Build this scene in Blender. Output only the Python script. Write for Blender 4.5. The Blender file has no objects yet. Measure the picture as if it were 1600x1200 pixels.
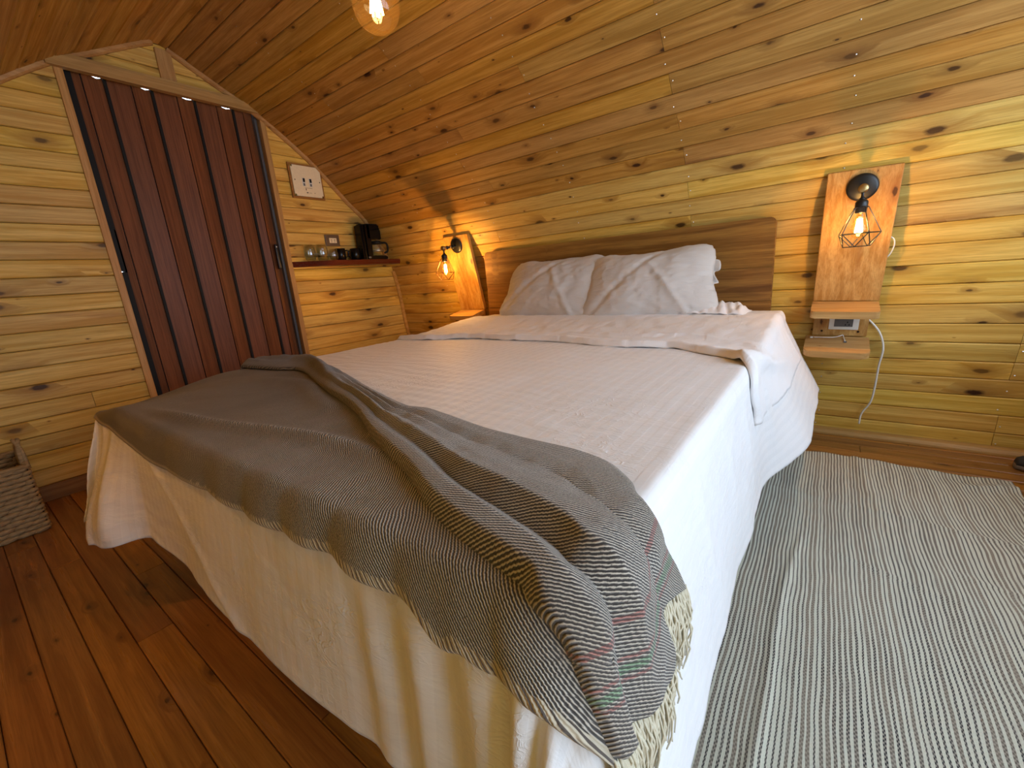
import bpy, bmesh, math, random
import numpy as np
from mathutils import Vector, Matrix
random.seed(7)
rng = np.random.default_rng(11)
C = bpy.context.scene.collection
S = bpy.context.scene
PI = math.pi

# ------------------------------------------------------------------ camera
cam_d = bpy.data.cameras.new('camera'); cam = bpy.data.objects.new('camera', cam_d); C.objects.link(cam)
cam_d.sensor_width = 36.0; cam_d.lens = 661.6/1600*36; cam_d.clip_start = 0.02
def _n(v): return v/np.linalg.norm(v)
_f = 661.6
_vx = np.array([-112-800, 503-600, _f]); _vy = np.array([1310-800, 393-600, _f])
_ex = _n(-_vx); _ey = _vy/np.linalg.norm(_vy); _ey = _n(_ey-_ex*(_ex@_ey)); _ez = np.cross(_ex, _ey)
_R = np.stack([_ex, _ey, _ez])
M4 = Matrix.Identity(4)
for i in range(3):
    M4[i][0] = _R[i, 0]; M4[i][1] = -_R[i, 1]; M4[i][2] = -_R[i, 2]
M4[2][3] = 1.0
cam.matrix_world = M4
S.camera = cam

# ------------------------------------------------------------------ sky, lamp levels, exposure
W = bpy.data.worlds.new('overcast_sky'); S.world = W; W.use_nodes = True
W.node_tree.nodes['Background'].inputs[0].default_value = (0.66, 0.82, 1.0, 1)
W.node_tree.nodes['Background'].inputs[1].default_value = 5.6
S.view_settings.view_transform = 'Standard'; S.view_settings.look = 'None'
S.view_settings.exposure = 0.22; S.view_settings.gamma = 1.0
S.view_settings.use_curve_mapping = False
WARM = (1.0, 0.52, 0.155)
P_SCONCE = {'right': 12.0, 'left': 42.0}
P_FRONT = 17.0
P_PENDANT = 5.0
WIN = dict(x=1.12, y0=-0.28, y1=2.60, z0=0.03, z1=2.3)      # glazed opening in the far (unseen) end
pl = bpy.data.lights.new('window_portal', 'AREA'); pl.shape = 'RECTANGLE'
pl.size = WIN['z1']-WIN['z0']; pl.size_y = WIN['y1']-WIN['y0']; pl.cycles.is_portal = True
po = bpy.data.objects.new('window_portal', pl); C.objects.link(po)
po.location = (WIN['x']+.02, (WIN['y0']+WIN['y1'])/2, (WIN['z0']+WIN['z1'])/2)
po.rotation_euler = (0, PI/2, 0)

# ------------------------------------------------------------------ node helpers
class NT:
    def __init__(s, name):
        s.m = bpy.data.materials.new(name); s.m.use_nodes = True
        s.t = s.m.node_tree; s.t.nodes.clear()
        s.out = s.t.nodes.new('ShaderNodeOutputMaterial')
    def n(s, typ, **kw):
        nd = s.t.nodes.new(typ)
        for k, v in kw.items():
            if k.startswith('i_'):
                key = k[2:]; key = int(key) if key.isdigit() else key
                s.set(nd, key, v)
            else: setattr(nd, k, v)
        return nd
    def set(s, nd, key, v):
        sock = nd.inputs[key]
        if isinstance(v, bpy.types.NodeSocket): s.t.links.new(v, sock)
        elif isinstance(v, bpy.types.Node): s.t.links.new(v.outputs[0], sock)
        else: sock.default_value = v
    def math(s, op, a, b=None, c=None, clamp=False):
        nd = s.n('ShaderNodeMath', operation=op, use_clamp=clamp); s.set(nd, 0, a)
        if b is not None: s.set(nd, 1, b)
        if c is not None: s.set(nd, 2, c)
        return nd.outputs[0]
    def vmath(s, op, a, b=None):
        nd = s.n('ShaderNodeVectorMath', operation=op); s.set(nd, 0, a)
        if b is not None: s.set(nd, 1, b)
        return nd.outputs[0]
    def mix(s, f, a, b, mode='MIX'):
        nd = s.n('ShaderNodeMix', data_type='RGBA', blend_type=mode)
        s.set(nd, 'Factor', f); s.set(nd, 6, a); s.set(nd, 7, b)
        return nd.outputs[2]
    def ramp(s, f, stops):
        nd = s.n('ShaderNodeValToRGB'); s.set(nd, 0, f)
        while len(nd.color_ramp.elements) < len(stops): nd.color_ramp.elements.new(.5)
        for e, (p, c) in zip(nd.color_ramp.elements, stops):
            e.position = p; e.color = (*c, 1) if len(c) == 3 else c
        return nd.outputs[0]
    def rng(s, f, a, b, c=0.0, d=1.0):
        nd = s.n('ShaderNodeMapRange'); s.set(nd, 0, f)
        for k, v in zip((1, 2, 3, 4), (a, b, c, d)): s.set(nd, k, v)
        return nd.outputs[0]
    def noise(s, vec, scale=5, detail=4, rough=.55, dist=0):
        return s.n('ShaderNodeTexNoise', i_Vector=vec, i_Scale=scale, i_Detail=detail, i_Roughness=rough, i_Distortion=dist).outputs[0]
    def bsdf(s, **kw):
        b = s.n('ShaderNodeBsdfPrincipled')
        for k, v in kw.items(): s.set(b, k.replace('_', ' '), v)
        s.t.links.new(b.outputs[0], s.out.inputs[0]); return b
    def bump(s, h, strength=.3, dist=.01):
        return s.n('ShaderNodeBump', i_Strength=strength, i_Distance=dist, i_Height=h).outputs[0]

def c4(r, g, b): return (r, g, b, 1.0)
def plain(name, col, rough=.5, metal=0.0, **kw):
    t = NT(name)
    co = t.n('ShaderNodeTexCoord').outputs['Object']
    nz = t.noise(co, 60, 3)
    c = t.mix(t.rng(nz, .3, .7, 0, .25), c4(*col), c4(*[x*.7 for x in col]))
    b = t.bsdf(Base_Color=c, Roughness=rough, Metallic=metal, Normal=t.bump(nz, .05, .002))
    for k, v in kw.items(): t.set(b, k.replace('_', ' '), v)
    return t.m

def wood(name, light, dark, stain, knot=(0.035, .010, .003), rough=.48, var=.13, kn=1.0, axis=0, stain_amt=.5, coat=0.0, bumps=.12):
    """pine board: grain along the local axis, knots, brown heartwood streaks, every board its own tone"""
    t = NT(name)
    co = t.n('ShaderNodeTexCoord').outputs['Object']
    oi = t.n('ShaderNodeObjectInfo').outputs['Random']
    if axis:
        sp = t.n('ShaderNodeSeparateXYZ', i_0=co)
        order = {1: (1, 0, 2), 2: (2, 0, 1)}[axis]
        co = t.n('ShaderNodeCombineXYZ', i_0=sp.outputs[order[0]], i_1=sp.outputs[order[1]], i_2=sp.outputs[order[2]]).outputs[0]
    off = t.n('ShaderNodeCombineXYZ', i_0=t.math('MULTIPLY', oi, 41.3), i_1=t.math('MULTIPLY', oi, 23.7), i_2=t.math('MULTIPLY', oi, 7.9)).outputs[0]
    p = t.vmath('ADD', co, off)
    # knots
    kp = t.vmath('MULTIPLY', p, (2.9, 6.6, 0))
    vo = t.n('ShaderNodeTexVoronoi', voronoi_dimensions='2D', i_Vector=kp, i_Scale=1.0)
    wob = t.noise(t.vmath('MULTIPLY', p, (14, 30, 30)), 1.5, 3)
    d = t.math('ADD', vo.outputs['Distance'], t.rng(wob, .2, .8, -.03, .03))
    sz = t.n('ShaderNodeSeparateColor', i_0=vo.outputs['Color']).outputs
    ksz = t.rng(sz[0], 0.25, 1, 0.012, .092*kn)
    core = t.math('SUBTRACT', 1.0, t.rng(d, t.math('MULTIPLY', ksz, .55), ksz), clamp=True)
    halo = t.math('SUBTRACT', 1.0, t.rng(d, ksz, t.math('MULTIPLY', ksz, 3.6)), clamp=True)
    # grain, pushed aside round the knots
    sp = t.n('ShaderNodeSeparateXYZ', i_0=p)
    yy = t.math('ADD', sp.outputs[1], t.math('MULTIPLY', halo, .03))
    gp = t.n('ShaderNodeCombineXYZ', i_0=t.math('MULTIPLY', sp.outputs[0], 1.3), i_1=t.math('MULTIPLY', yy, 34), i_2=t.math('MULTIPLY', sp.outputs[2], 34)).outputs[0]
    g1 = t.noise(gp, 1.0, 5, .6, .6)
    fp = t.vmath('MULTIPLY', p, (9, 260, 260))
    g2 = t.noise(fp, 1.0, 3, .6)
    bp = t.vmath('MULTIPLY', p, (.9, 9, 9))
    b1 = t.noise(bp, 1.0, 3, .5, .8)
    base = t.mix(t.rng(g1, .38, .62), c4(*light), c4(*dark))
    base = t.mix(t.rng(g2, .42, .72, 0, .5), base, c4(*[x*.62 for x in dark]))
    st = t.math('MULTIPLY', t.rng(b1, .60, .74), stain_amt)
    base = t.mix(st, base, c4(*stain))
    base = t.mix(t.math('MULTIPLY', halo, .55), base, c4(*[a*.6+b*.15 for a, b in zip(stain, dark)]))
    base = t.mix(t.math('MULTIPLY', core, t.rng(sz[1], 0, 1, .55, 1)), base, c4(*knot))
    r2 = t.math('FRACT', t.math('MULTIPLY', oi, 17.31))
    hs = t.n('ShaderNodeHueSaturation', i_Hue=t.rng(r2, 0, 1, .496, .508), i_Saturation=t.rng(oi, 0, 1, .99, 1.07), i_Value=t.rng(oi, 0, 1, 1-var, 1+var*.55), i_Color=base)
    ht = t.math('ADD', t.math('MULTIPLY', g1, .6), t.math('MULTIPLY', g2, .4))
    t.bsdf(Base_Color=hs.outputs[0], Roughness=t.rng(g1, .3, .7, rough-.06, rough+.1), Normal=t.bump(ht, bumps, .004), Coat_Weight=coat, Coat_Roughness=.28, Specular_IOR_Level=.28)
    return t.m

M = {}
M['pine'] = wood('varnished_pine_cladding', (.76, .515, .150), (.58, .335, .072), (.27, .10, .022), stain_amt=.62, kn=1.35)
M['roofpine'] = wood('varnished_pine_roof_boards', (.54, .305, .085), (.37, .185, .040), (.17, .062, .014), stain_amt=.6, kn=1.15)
M['floor'] = wood('stained_floor_boards', (.43, .195, .052), (.265, .105, .026), (.13, .042, .012), rough=.30, coat=.35, stain_amt=.5, kn=.75, var=.18)
M['board'] = wood('lamp_board_pine', (.62, .37, .13), (.43, .205, .050), (.30, .11, .03), axis=2, kn=.9, stain_amt=.7)
M['shelfpine'] = wood('lamp_shelf_pine', (.62, .37, .15), (.50, .26, .085), (.33, .13, .04), axis=0, kn=.5, stain_amt=.3)
M['trim'] = wood('pine_trim', (.55, .32, .12), (.42, .22, .07), (.3, .12, .04), axis=0, kn=.25)
M['trimv'] = wood('pine_trim_upright', (.55, .32, .12), (.42, .22, .07), (.3, .12, .04), axis=2, kn=.25)
M['trimy'] = wood('pine_trim_across', (.55, .32, .12), (.42, .22, .07), (.3, .12, .04), axis=1, kn=.25)
M['headboard'] = wood('weathered_headboard_oak', (.32, .165, .050), (.18, .080, .022), (.075, .03, .011), kn=.45, stain_amt=.95, rough=.5)
M['redwood'] = wood('dark_red_shelf_wood', (.13, .026, .014), (.07, .013, .008), (.03, .008, .006), axis=1, kn=.2, rough=.25, coat=.5)
M['darkboard'] = wood('dark_stained_skirting', (.36, .18, .06), (.24, .105, .032), (.12, .04, .014), axis=1, coat=0, rough=.55)
M['black'] = plain('black_painted_metal', (.008, .008, .009), .38)
M['blackplastic'] = plain('glossy_black_plastic', (.004, .004, .0045), .16, Specular_IOR_Level=.22)
M['matblack'] = plain('matt_black_plastic', (.009, .008, .008), .6, Specular_IOR_Level=.2)
M['brass'] = plain('aged_brass', (.55, .40, .18), .35, 1.0)
M['steel'] = plain('bright_steel', (.75, .74, .72), .3, 1.0)
M['cream'] = plain('cream_plastic', (.80, .70, .48), .4)
M['greyplate'] = plain('grey_white_plastic', (.66, .66, .62), .4)
M['slate'] = plain('dark_grey_plastic', (.09, .09, .095), .45)
M['bronzeplate'] = plain('dark_bronze_plate', (.10, .065, .04), .4)
M['cable'] = plain('white_cable_rubber', (.78, .76, .70), .45)
M['paper'] = plain('white_linen_cloth', (.72, .72, .72), .9)
M['shoe'] = plain('charcoal_shoe_canvas', (.035, .033, .033), .85)
M['sole'] = plain('brown_grey_rubber_sole', (.16, .125, .10), .8)
M['insulation'] = plain('dark_wall_core', (.10, .055, .025), .9)
M['copper'] = plain('coppery_cage_wire', (.16, .06, .02), .35, .6)

def mat_door():
    t = NT('brown_folding_door_slats')
    co = t.n('ShaderNodeTexCoord').outputs['Object']
    oi = t.n('ShaderNodeObjectInfo').outputs['Random']
    p = t.vmath('ADD', co, t.n('ShaderNodeCombineXYZ', i_0=t.math('MULTIPLY', oi, 31.0), i_1=t.math('MULTIPLY', oi, 13.0), i_2=oi).outputs[0])
    g = t.noise(t.vmath('MULTIPLY', p, (60, 60, 1.2)), 1, 5, .6, .4)
    f = t.noise(t.vmath('MULTIPLY', p, (300, 300, 8)), 1, 2)
    c = t.mix(t.rng(g, .3, .7), c4(.23, .082, .031), c4(.12, .042, .017))
    c = t.mix(t.rng(f, .45, .7, 0, .35), c, c4(.045, .015, .008))
    t.bsdf(Base_Color=c, Roughness=.42, Normal=t.bump(f, .15, .002), Specular_IOR_Level=.16)
    return t.m
M['door'] = mat_door()

def glass(name, tint, ior=1.45, rough=0.02, boost=1.0):
    t = NT(name)
    tr = t.n('ShaderNodeBsdfTransparent', i_Color=c4(*tint))
    gl = t.n('ShaderNodeBsdfGlossy', i_Color=c4(1, 1, 1), i_Roughness=rough)
    fc = t.n('ShaderNodeLayerWeight', i_Blend=.5).outputs['Facing']
    fr = t.math('MULTIPLY', t.math('ADD', t.math('MULTIPLY', t.math('POWER', fc, 3.5), .55), .045), boost, clamp=True)
    mx = t.n('ShaderNodeMixShader', i_0=fr, i_1=tr, i_2=gl)
    t.t.links.new(mx.outputs[0], t.out.inputs[0]); return t.m
M['glass'] = glass('clear_glass', (.93, .94, .92), boost=1.6)
def bulbglass(name, tint, sc):
    t = NT(name)
    tr = t.n('ShaderNodeBsdfTransparent', i_Color=c4(*tint)); tl = t.n('ShaderNodeBsdfTranslucent', i_Color=c4(1.0, .72, .30))
    gl = t.n('ShaderNodeBsdfGlossy', i_Color=c4(1, 1, 1), i_Roughness=.03)
    a = t.n('ShaderNodeMixShader', i_0=sc, i_1=tr, i_2=tl)
    fc = t.n('ShaderNodeLayerWeight', i_Blend=.5).outputs['Facing']
    fr = t.math('ADD', t.math('MULTIPLY', t.math('POWER', fc, 3.5), .45), .04)
    mx = t.n('ShaderNodeMixShader', i_0=fr, i_1=a, i_2=gl)
    t.t.links.new(mx.outputs[0], t.out.inputs[0]); return t.m
M['amberglass'] = bulbglass('amber_bulb_glass', (1.0, .86, .58), .006)
M['globeglass'] = bulbglass('amber_globe_glass', (1.0, .84, .55), .012)
def emit(name, col, st):
    t = NT(name); e = t.n('ShaderNodeEmission', i_Color=c4(*col), i_Strength=st)
    t.t.links.new(e.outputs[0], t.out.inputs[0]); return t.m
M['filament'] = emit('glowing_filament', (1.0, .72, .34), 60.0)

def mat_linen(name, col, stripes=True, ripple=.0):
    t = NT(name)
    at = t.n('ShaderNodeAttribute', attribute_name='weave').outputs['Vector']
    sp = t.n('ShaderNodeSeparateXYZ', i_0=at)
    st = t.math('SINE', t.math('MULTIPLY', sp.outputs[0], 2*PI/.036))
    st = t.rng(st, -.25, .25)
    wv = t.noise(t.vmath('MULTIPLY', at, (900, 900, 1)), 1, 2)
    wr = t.noise(t.vmath('MULTIPLY', at, (6, 16, 1)), 1, 4, .55, .9)
    cr = t.noise(t.vmath('MULTIPLY', at, (20, 46, 1)), 1, 3, .5, 1.2)
    creases = t.math('ABSOLUTE', t.math('SUBTRACT', cr, .5))
    creases = t.math('SUBTRACT', 1.0, t.rng(creases, 0, .06), clamp=True)
    creases = t.math('MULTIPLY', creases, t.rng(t.noise(t.vmath('MULTIPLY', at, (3, 3, 1)), 1.3, 2), .5, .7))
    rip = t.math('SINE', t.math('ADD', t.math('MULTIPLY', sp.outputs[1], 2*PI/.055), t.math('MULTIPLY', t.noise(t.vmath('MULTIPLY', at, (2.4, 3.0, 1)), 1, 2), 26.0)))
    ripm = t.rng(t.noise(t.vmath('MULTIPLY', at, (1.6, 1.6, 1)), 1, 2), .38, .6)
    h = t.math('ADD', t.math('MULTIPLY', wr, .6), t.math('MULTIPLY', creases, .25))
    ripm = t.math('MULTIPLY', ripm, t.rng(sp.outputs[0], -.42, -.28, 1, 0))
    h = t.math('ADD', h, t.math('MULTIPLY', t.math('MULTIPLY', rip, ripm), ripple))
    h = t.math('ADD', h, t.math('MULTIPLY', wv, .012))
    if stripes: h = t.math('ADD', h, t.math('MULTIPLY', st, .035))
    c = t.mix(st, c4(*col), c4(*[x*.955 for x in col])) if stripes else c4(*col)
    t.bsdf(Base_Color=c, Roughness=t.rng(st, 0, 1, .55, .8) if stripes else .75, Normal=t.bump(h, .38, .018), Sheen_Weight=.12, Sheen_Roughness=.5)
    return t.m
M['coverlet'] = mat_linen('white_satin_stripe_cotton', (.80, .80, .82), True, .10)
M['sheet'] = mat_linen('white_cotton_sheet', (.79, .78, .80), False, .0)
M['pillowcase'] = mat_linen('white_cotton_pillowcase', (.62, .60, .585), False, .0)

def mat_throw():
    t = NT('brown_and_white_twill_wool')
    a = t.n('ShaderNodeAttribute', attribute_name='twill').outputs['Vector']     # x across the twill lines, y along them, z distance from fringe
    h = t.n('ShaderNodeAttribute', attribute_name='hem').outputs['Fac']
    sp = t.n('ShaderNodeSeparateXYZ', i_0=a)
    wob = t.noise(t.vmath('MULTIPLY', a, (60, 60, 0)), 1, 2)
    saw = t.math('SINE', t.math('MULTIPLY', sp.outputs[1], 2*PI/.006))
    ph = t.math('ADD', t.math('MULTIPLY', sp.outputs[0], 2*PI/.0050), t.math('ADD', t.math('MULTIPLY', wob, 1.3), t.math('MULTIPLY', saw, .35)))
    s = t.math('SINE', ph)
    fz = t.noise(t.vmath('MULTIPLY', a, (420, 420, 0)), 1, 3, .7)
    thr = t.math('ADD', s, t.rng(fz, .25, .75, -1.0, 1.0))
    big = t.noise(t.vmath('MULTIPLY', a, (5, 5, 0)), 1, 2)
    m = t.rng(thr, -.05, .75)
    dark = t.mix(t.rng(big, .35, .65), c4(.030, .021, .016), c4(.020, .016, .015))
    lite = t.mix(t.rng(big, .35, .65), c4(.46, .395, .31), c4(.60, .55, .47))
    z = sp.outputs[2]
    def band(lo, hi):
        return t.math('MULTIPLY', t.math('GREATER_THAN', z, lo), t.math('LESS_THAN', z, hi))
    c = lite
    for lo, hi, col in ((.128, .134, (.42, .09, .07)), (.084, .089, (.42, .10, .08)), (.068, .079, (.13, .33, .15)), (.058, .063, (.40, .09, .07))):
        c = t.mix(t.math('MULTIPLY', band(lo, hi), .7), c, c4(*col))
        dark = t.mix(t.math('MULTIPLY', band(lo, hi), .12), dark, c4(*col))
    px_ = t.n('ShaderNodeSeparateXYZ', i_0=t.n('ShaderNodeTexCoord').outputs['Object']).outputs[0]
    c = t.mix(t.rng(px_, -.30, .45, .78, 0), c, c4(.075, .056, .041))  # left end made darker in the colour itself, to bring its brightness down
    c = t.mix(m, dark, c)
    c = t.mix(h, c, t.mix(t.math('GREATER_THAN', t.math('SINE', t.math('MULTIPLY', sp.outputs[0], 2*PI/.009)), .55), c4(.52, .45, .33), c4(.08, .06, .05)))
    hh = t.math('ADD', t.math('MULTIPLY', s, .5), t.math('MULTIPLY', fz, .5))
    t.bsdf(Base_Color=c, Roughness=.95, Normal=t.bump(hh, .7, .003), Sheen_Weight=.25, Sheen_Roughness=.6)
    return t.m
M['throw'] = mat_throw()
M['fringe'] = plain('cream_wool_yarn', (.60, .55, .42), .95)

def mat_rug():
    t = NT('grey_striped_woven_cotton')
    a = t.n('ShaderNodeAttribute', attribute_name='weave').outputs['Vector']
    sp = t.n('ShaderNodeSeparateXYZ', i_0=a)
    y = sp.outputs[1]; x = t.math('ADD', sp.outputs[0], t.rng(t.noise(t.vmath('MULTIPLY', a, (5, 3, 0)), 1, 2), .3, .7, -.004, .004))
    x = t.math('ADD', x, t.rng(t.noise(t.vmath('MULTIPLY', a, (80, 24, 0)), 1, 2), .3, .7, -.0005, .0005))
    cell = t.math('FLOOR', t.math('DIVIDE', x, .0115))
    fr = t.math('FRACT', t.math('DIVIDE', x, .0115))
    wn = t.n('ShaderNodeTexWhiteNoise', noise_dimensions='1D', i_W=cell).outputs['Value']
    ry = t.noise(t.vmath('MULTIPLY', a, (60, 9, 0)), 1, 2)
    w = t.rng(t.math('ADD', wn, t.math('MULTIPLY', t.math('SUBTRACT', ry, .5), .6)), 0, 1, .30, .70)
    edge = t.math('ABSOLUTE', t.math('SUBTRACT', fr, .5))
    line = t.math('LESS_THAN', edge, t.math('MULTIPLY', w, .5))
    # two threads of dashes in every dark band
    half = t.math('GREATER_THAN', fr, .5)
    dash = t.math('SINE', t.math('ADD', t.math('MULTIPLY', y, 2*PI/.0105), t.math('ADD', t.math('MULTIPLY', half, PI), t.math('MULTIPLY', wn, 40))))
    dm = t.rng(dash, -.35, .15)
    dk = t.mix(dm, c4(.30, .285, .25), c4(.022, .024, .030))
    fuzz = t.noise(t.vmath('MULTIPLY', a, (500, 260, 0)), 1, 3, .7)
    lt = t.mix(t.rng(fuzz, .3, .7), c4(.68, .71, .62), c4(.52, .54, .46))
    tone = t.noise(t.vmath('MULTIPLY', a, (2.6, 2.0, 0)), 1, 3)
    dk = t.mix(t.rng(t.math('ADD', tone, t.math('MULTIPLY', t.math('SUBTRACT', wn, .5), .4)), .40, .65, 0, .55), dk, c4(.33, .29, .23))
    c = t.mix(line, lt, dk)
    c = t.mix(t.rng(ry, .55, .75, 0, .35), c, c4(.40, .38, .33))
    hh = t.math('ADD', t.math('MULTIPLY', line, -.4), t.math('MULTIPLY', fuzz, .5))
    t.bsdf(Base_Color=c, Roughness=.95, Normal=t.bump(hh, .6, .003))
    return t.m
M['rug'] = mat_rug()

def mat_wicker():
    t = NT('water_hyacinth_wicker')
    co = t.n('ShaderNodeTexCoord').outputs['Object']
    g = t.noise(t.vmath('MULTIPLY', co, (40, 40, 160)), 1, 4)
    c = t.mix(t.rng(g, .3, .7), c4(.46, .34, .18), c4(.24, .165, .08))
    t.bsdf(Base_Color=c, Roughness=.7, Normal=t.bump(g, .3, .003)); return t.m
M['wicker'] = mat_wicker()

# ------------------------------------------------------------------ mesh helpers
def wloc(o):
    v = Vector((0, 0, 0))
    while o is not None: v += o.location; o = o.parent
    return v
def tag(o, label=None, cat=None, group=None, kind=None):
    if label: o['label'] = label
    if cat: o['category'] = cat
    if group: o['group'] = group
    if kind: o['kind'] = kind
    return o
def thing(name, label, cat, loc=(0, 0, 0), group=None):
    o = bpy.data.objects.new(name, None); C.objects.link(o); o.location = loc; o.empty_display_size = .05
    return tag(o, label, cat, group)
def obj(name, bm, mat, parent=None, smooth=False, origin=None):
    """bm is in world coordinates; link as one mesh object (child of parent)"""
    me = bpy.data.meshes.new(name)
    bmesh.ops.recalc_face_normals(bm, faces=bm.faces)
    base = wloc(parent) if parent else None
    if base is None:
        if origin is None:
            xs = [v.co.x for v in bm.verts]; ys = [v.co.y for v in bm.verts]; zs = [v.co.z for v in bm.verts]
            origin = ((min(xs)+max(xs))/2, (min(ys)+max(ys))/2, min(zs))
        loc = Vector(origin); rel = loc
    else:
        if origin is None:
            xs = [v.co.x for v in bm.verts]; ys = [v.co.y for v in bm.verts]; zs = [v.co.z for v in bm.verts]
            origin = ((min(xs)+max(xs))/2, (min(ys)+max(ys))/2, (min(zs)+max(zs))/2)
        loc = Vector(origin); rel = loc-base
    bmesh.ops.translate(bm, verts=bm.verts, vec=-loc)
    bm.to_mesh(me); bm.free()
    if smooth:
        for p in me.polygons: p.use_smooth = True
    me.materials.append(mat)
    o = bpy.data.objects.new(name, me); C.objects.link(o)
    o.location = rel
    if parent: o.parent = parent
    return o
def box(bm, c, s, bev=0.0, rot=None, seg=2):
    r = bmesh.ops.create_cube(bm, size=1.0)['verts']
    bmesh.ops.scale(bm, verts=r, vec=s)
    if bev:
        es = list({e for v in r for e in v.link_edges})
        nf = bmesh.ops.bevel(bm, geom=es, offset=bev, segments=seg, affect='EDGES', profile=.6)
        r = list({v for f in nf['faces'] for v in f.verts} | {v for v in r if v.is_valid})
    if rot: bmesh.ops.rotate(bm, verts=r, cent=(0, 0, 0), matrix=rot)
    bmesh.ops.translate(bm, verts=r, vec=c)
    return r
def bxm(c, s, bev=0.0, rot=None, seg=2):
    bm = bmesh.new(); box(bm, c, s, bev, rot, seg); return bm
def b2(x0, x1, y0, y1, z0, z1, bev=0.0):
    return bxm(((x0+x1)/2, (y0+y1)/2, (z0+z1)/2), (abs(x1-x0), abs(y1-y0), abs(z1-z0)), bev)
def lathe(bm, prof, c, seg=20, axis='z', mtx=None):
    """prof: (radius, height) pairs turned about an axis through c"""
    rings = []
    for r, h in prof:
        ring = []
        for k in range(seg):
            a = 2*PI*k/seg
            p = Vector((r*math.cos(a), r*math.sin(a), h))
            if mtx: p = mtx @ p
            ring.append(bm.verts.new(p+Vector(c)))
        rings.append(ring)
    for a, b in zip(rings, rings[1:]):
        for k in range(seg):
            bm.faces.new((a[k], a[(k+1) % seg], b[(k+1) % seg], b[k]))
    if prof[0][0] > 1e-6: bm.faces.new(rings[0][::-1])
    if prof[-1][0] > 1e-6: bm.faces.new(rings[-1])
    return rings
def tube(bm, pts, r, seg=8, taper=None):
    pts = [Vector(p) for p in pts]
    prev = None; up = Vector((0, 0, 1))
    for i, p in enumerate(pts):
        d = (pts[min(i+1, len(pts)-1)]-pts[max(i-1, 0)]).normalized()
        if i == 0:
            a = d.cross(up if abs(d.z) < .9 else Vector((1, 0, 0))).normalized()
        else:
            a = (a-d*a.dot(d)).normalized()
        b = d.cross(a)
        rr = r*(1 if not taper else taper[i])
        ring = [bm.verts.new(p+(a*math.cos(2*PI*k/seg)+b*math.sin(2*PI*k/seg))*rr) for k in range(seg)]
        if prev:
            for k in range(seg): bm.faces.new((prev[k], prev[(k+1) % seg], ring[(k+1) % seg], ring[k]))
        else: bm.faces.new(ring[::-1])
        prev = ring
    bm.faces.new(prev)
def spline(pts, n=8):
    """Catmull-Rom through points"""
    P = [np.array(p, float) for p in pts]; P = [2*P[0]-P[1]]+P+[2*P[-1]-P[-2]]
    out = []
    for i in range(1, len(P)-2):
        for k in range(n):
            t = k/n
            out.append(.5*((2*P[i])+(-P[i-1]+P[i+1])*t+(2*P[i-1]-5*P[i]+4*P[i+1]-P[i+2])*t*t+(-P[i-1]+3*P[i]-3*P[i+1]+P[i+2])*t**3))
    out.append(P[-2]); return out
def prism(bm, poly, lo, hi, axis):
    """extrude a 2D polygon along axis (0,1,2)"""
    def mk(p, h):
        q = [p[0], p[1]]; q.insert(axis, h); return bm.verts.new(q)
    a = [mk(p, lo) for p in poly]; b = [mk(p, hi) for p in poly]
    n = len(poly)
    bm.faces.new(a[::-1]); bm.faces.new(b)
    for i in range(n): bm.faces.new((a[i], a[(i+1) % n], b[(i+1) % n], b[i]))

# ------------------------------------------------------------------ the shell of the pod
XL, XR = -3.369, 1.12            # end wall with the door / glazed far end
YC = 1.18
PROF = [(2.90, 0), (2.87, .3), (2.80, .57), (2.755, .98), (2.69, 1.22), (2.50, 1.566), (2.34, 1.72), (2.055, 2.0), (1.72, 2.246), (1.46, 2.385), (1.27, 2.485), (1.18, 2.525)]
dense = np.array(spline(PROF, 12))
seg = np.r_[0, np.cumsum(np.linalg.norm(np.diff(dense, axis=0), axis=1))]
def prof_at(s): return np.array([np.interp(s, seg, dense[:, 0]), np.interp(s, seg, dense[:, 1])])
def yprof(z): return float(np.interp(z, dense[:, 1], dense[:, 0]))
def zprof(y): return float(np.interp(-y, -dense[:, 0], dense[:, 1]))
SC = float(np.interp(1.50, dense[:, 1], seg))     # wall becomes ceiling here

def plank_mesh(name, L, w, th, ch, mat, cache={}):
    key = (name, round(L, 3), round(w, 4))
    if key in cache: return cache[key]
    bm = bmesh.new()
    h = w/2
    cs = [(-h, 0), (h, 0), (h, th-ch), (h-ch, th), (-h+ch, th), (-h, th-ch)]
    prism(bm, cs, -L/2, L/2, 0)
    bmesh.ops.recalc_face_normals(bm, faces=bm.faces)
    me = bpy.data.meshes.new(name); bm.to_mesh(me); bm.free(); me.materials.append(mat)
    cache[key] = me; return me
def put_plank(me, name, parent, origin, ax, ay, az):
    o = bpy.data.objects.new(name, me); C.objects.link(o)
    m = Matrix.Identity(4)
    for i in range(3): m[i][0], m[i][1], m[i][2], m[i][3] = ax[i], ay[i], az[i], origin[i]
    o.matrix_basis = m; o.parent = parent
    return o

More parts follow.
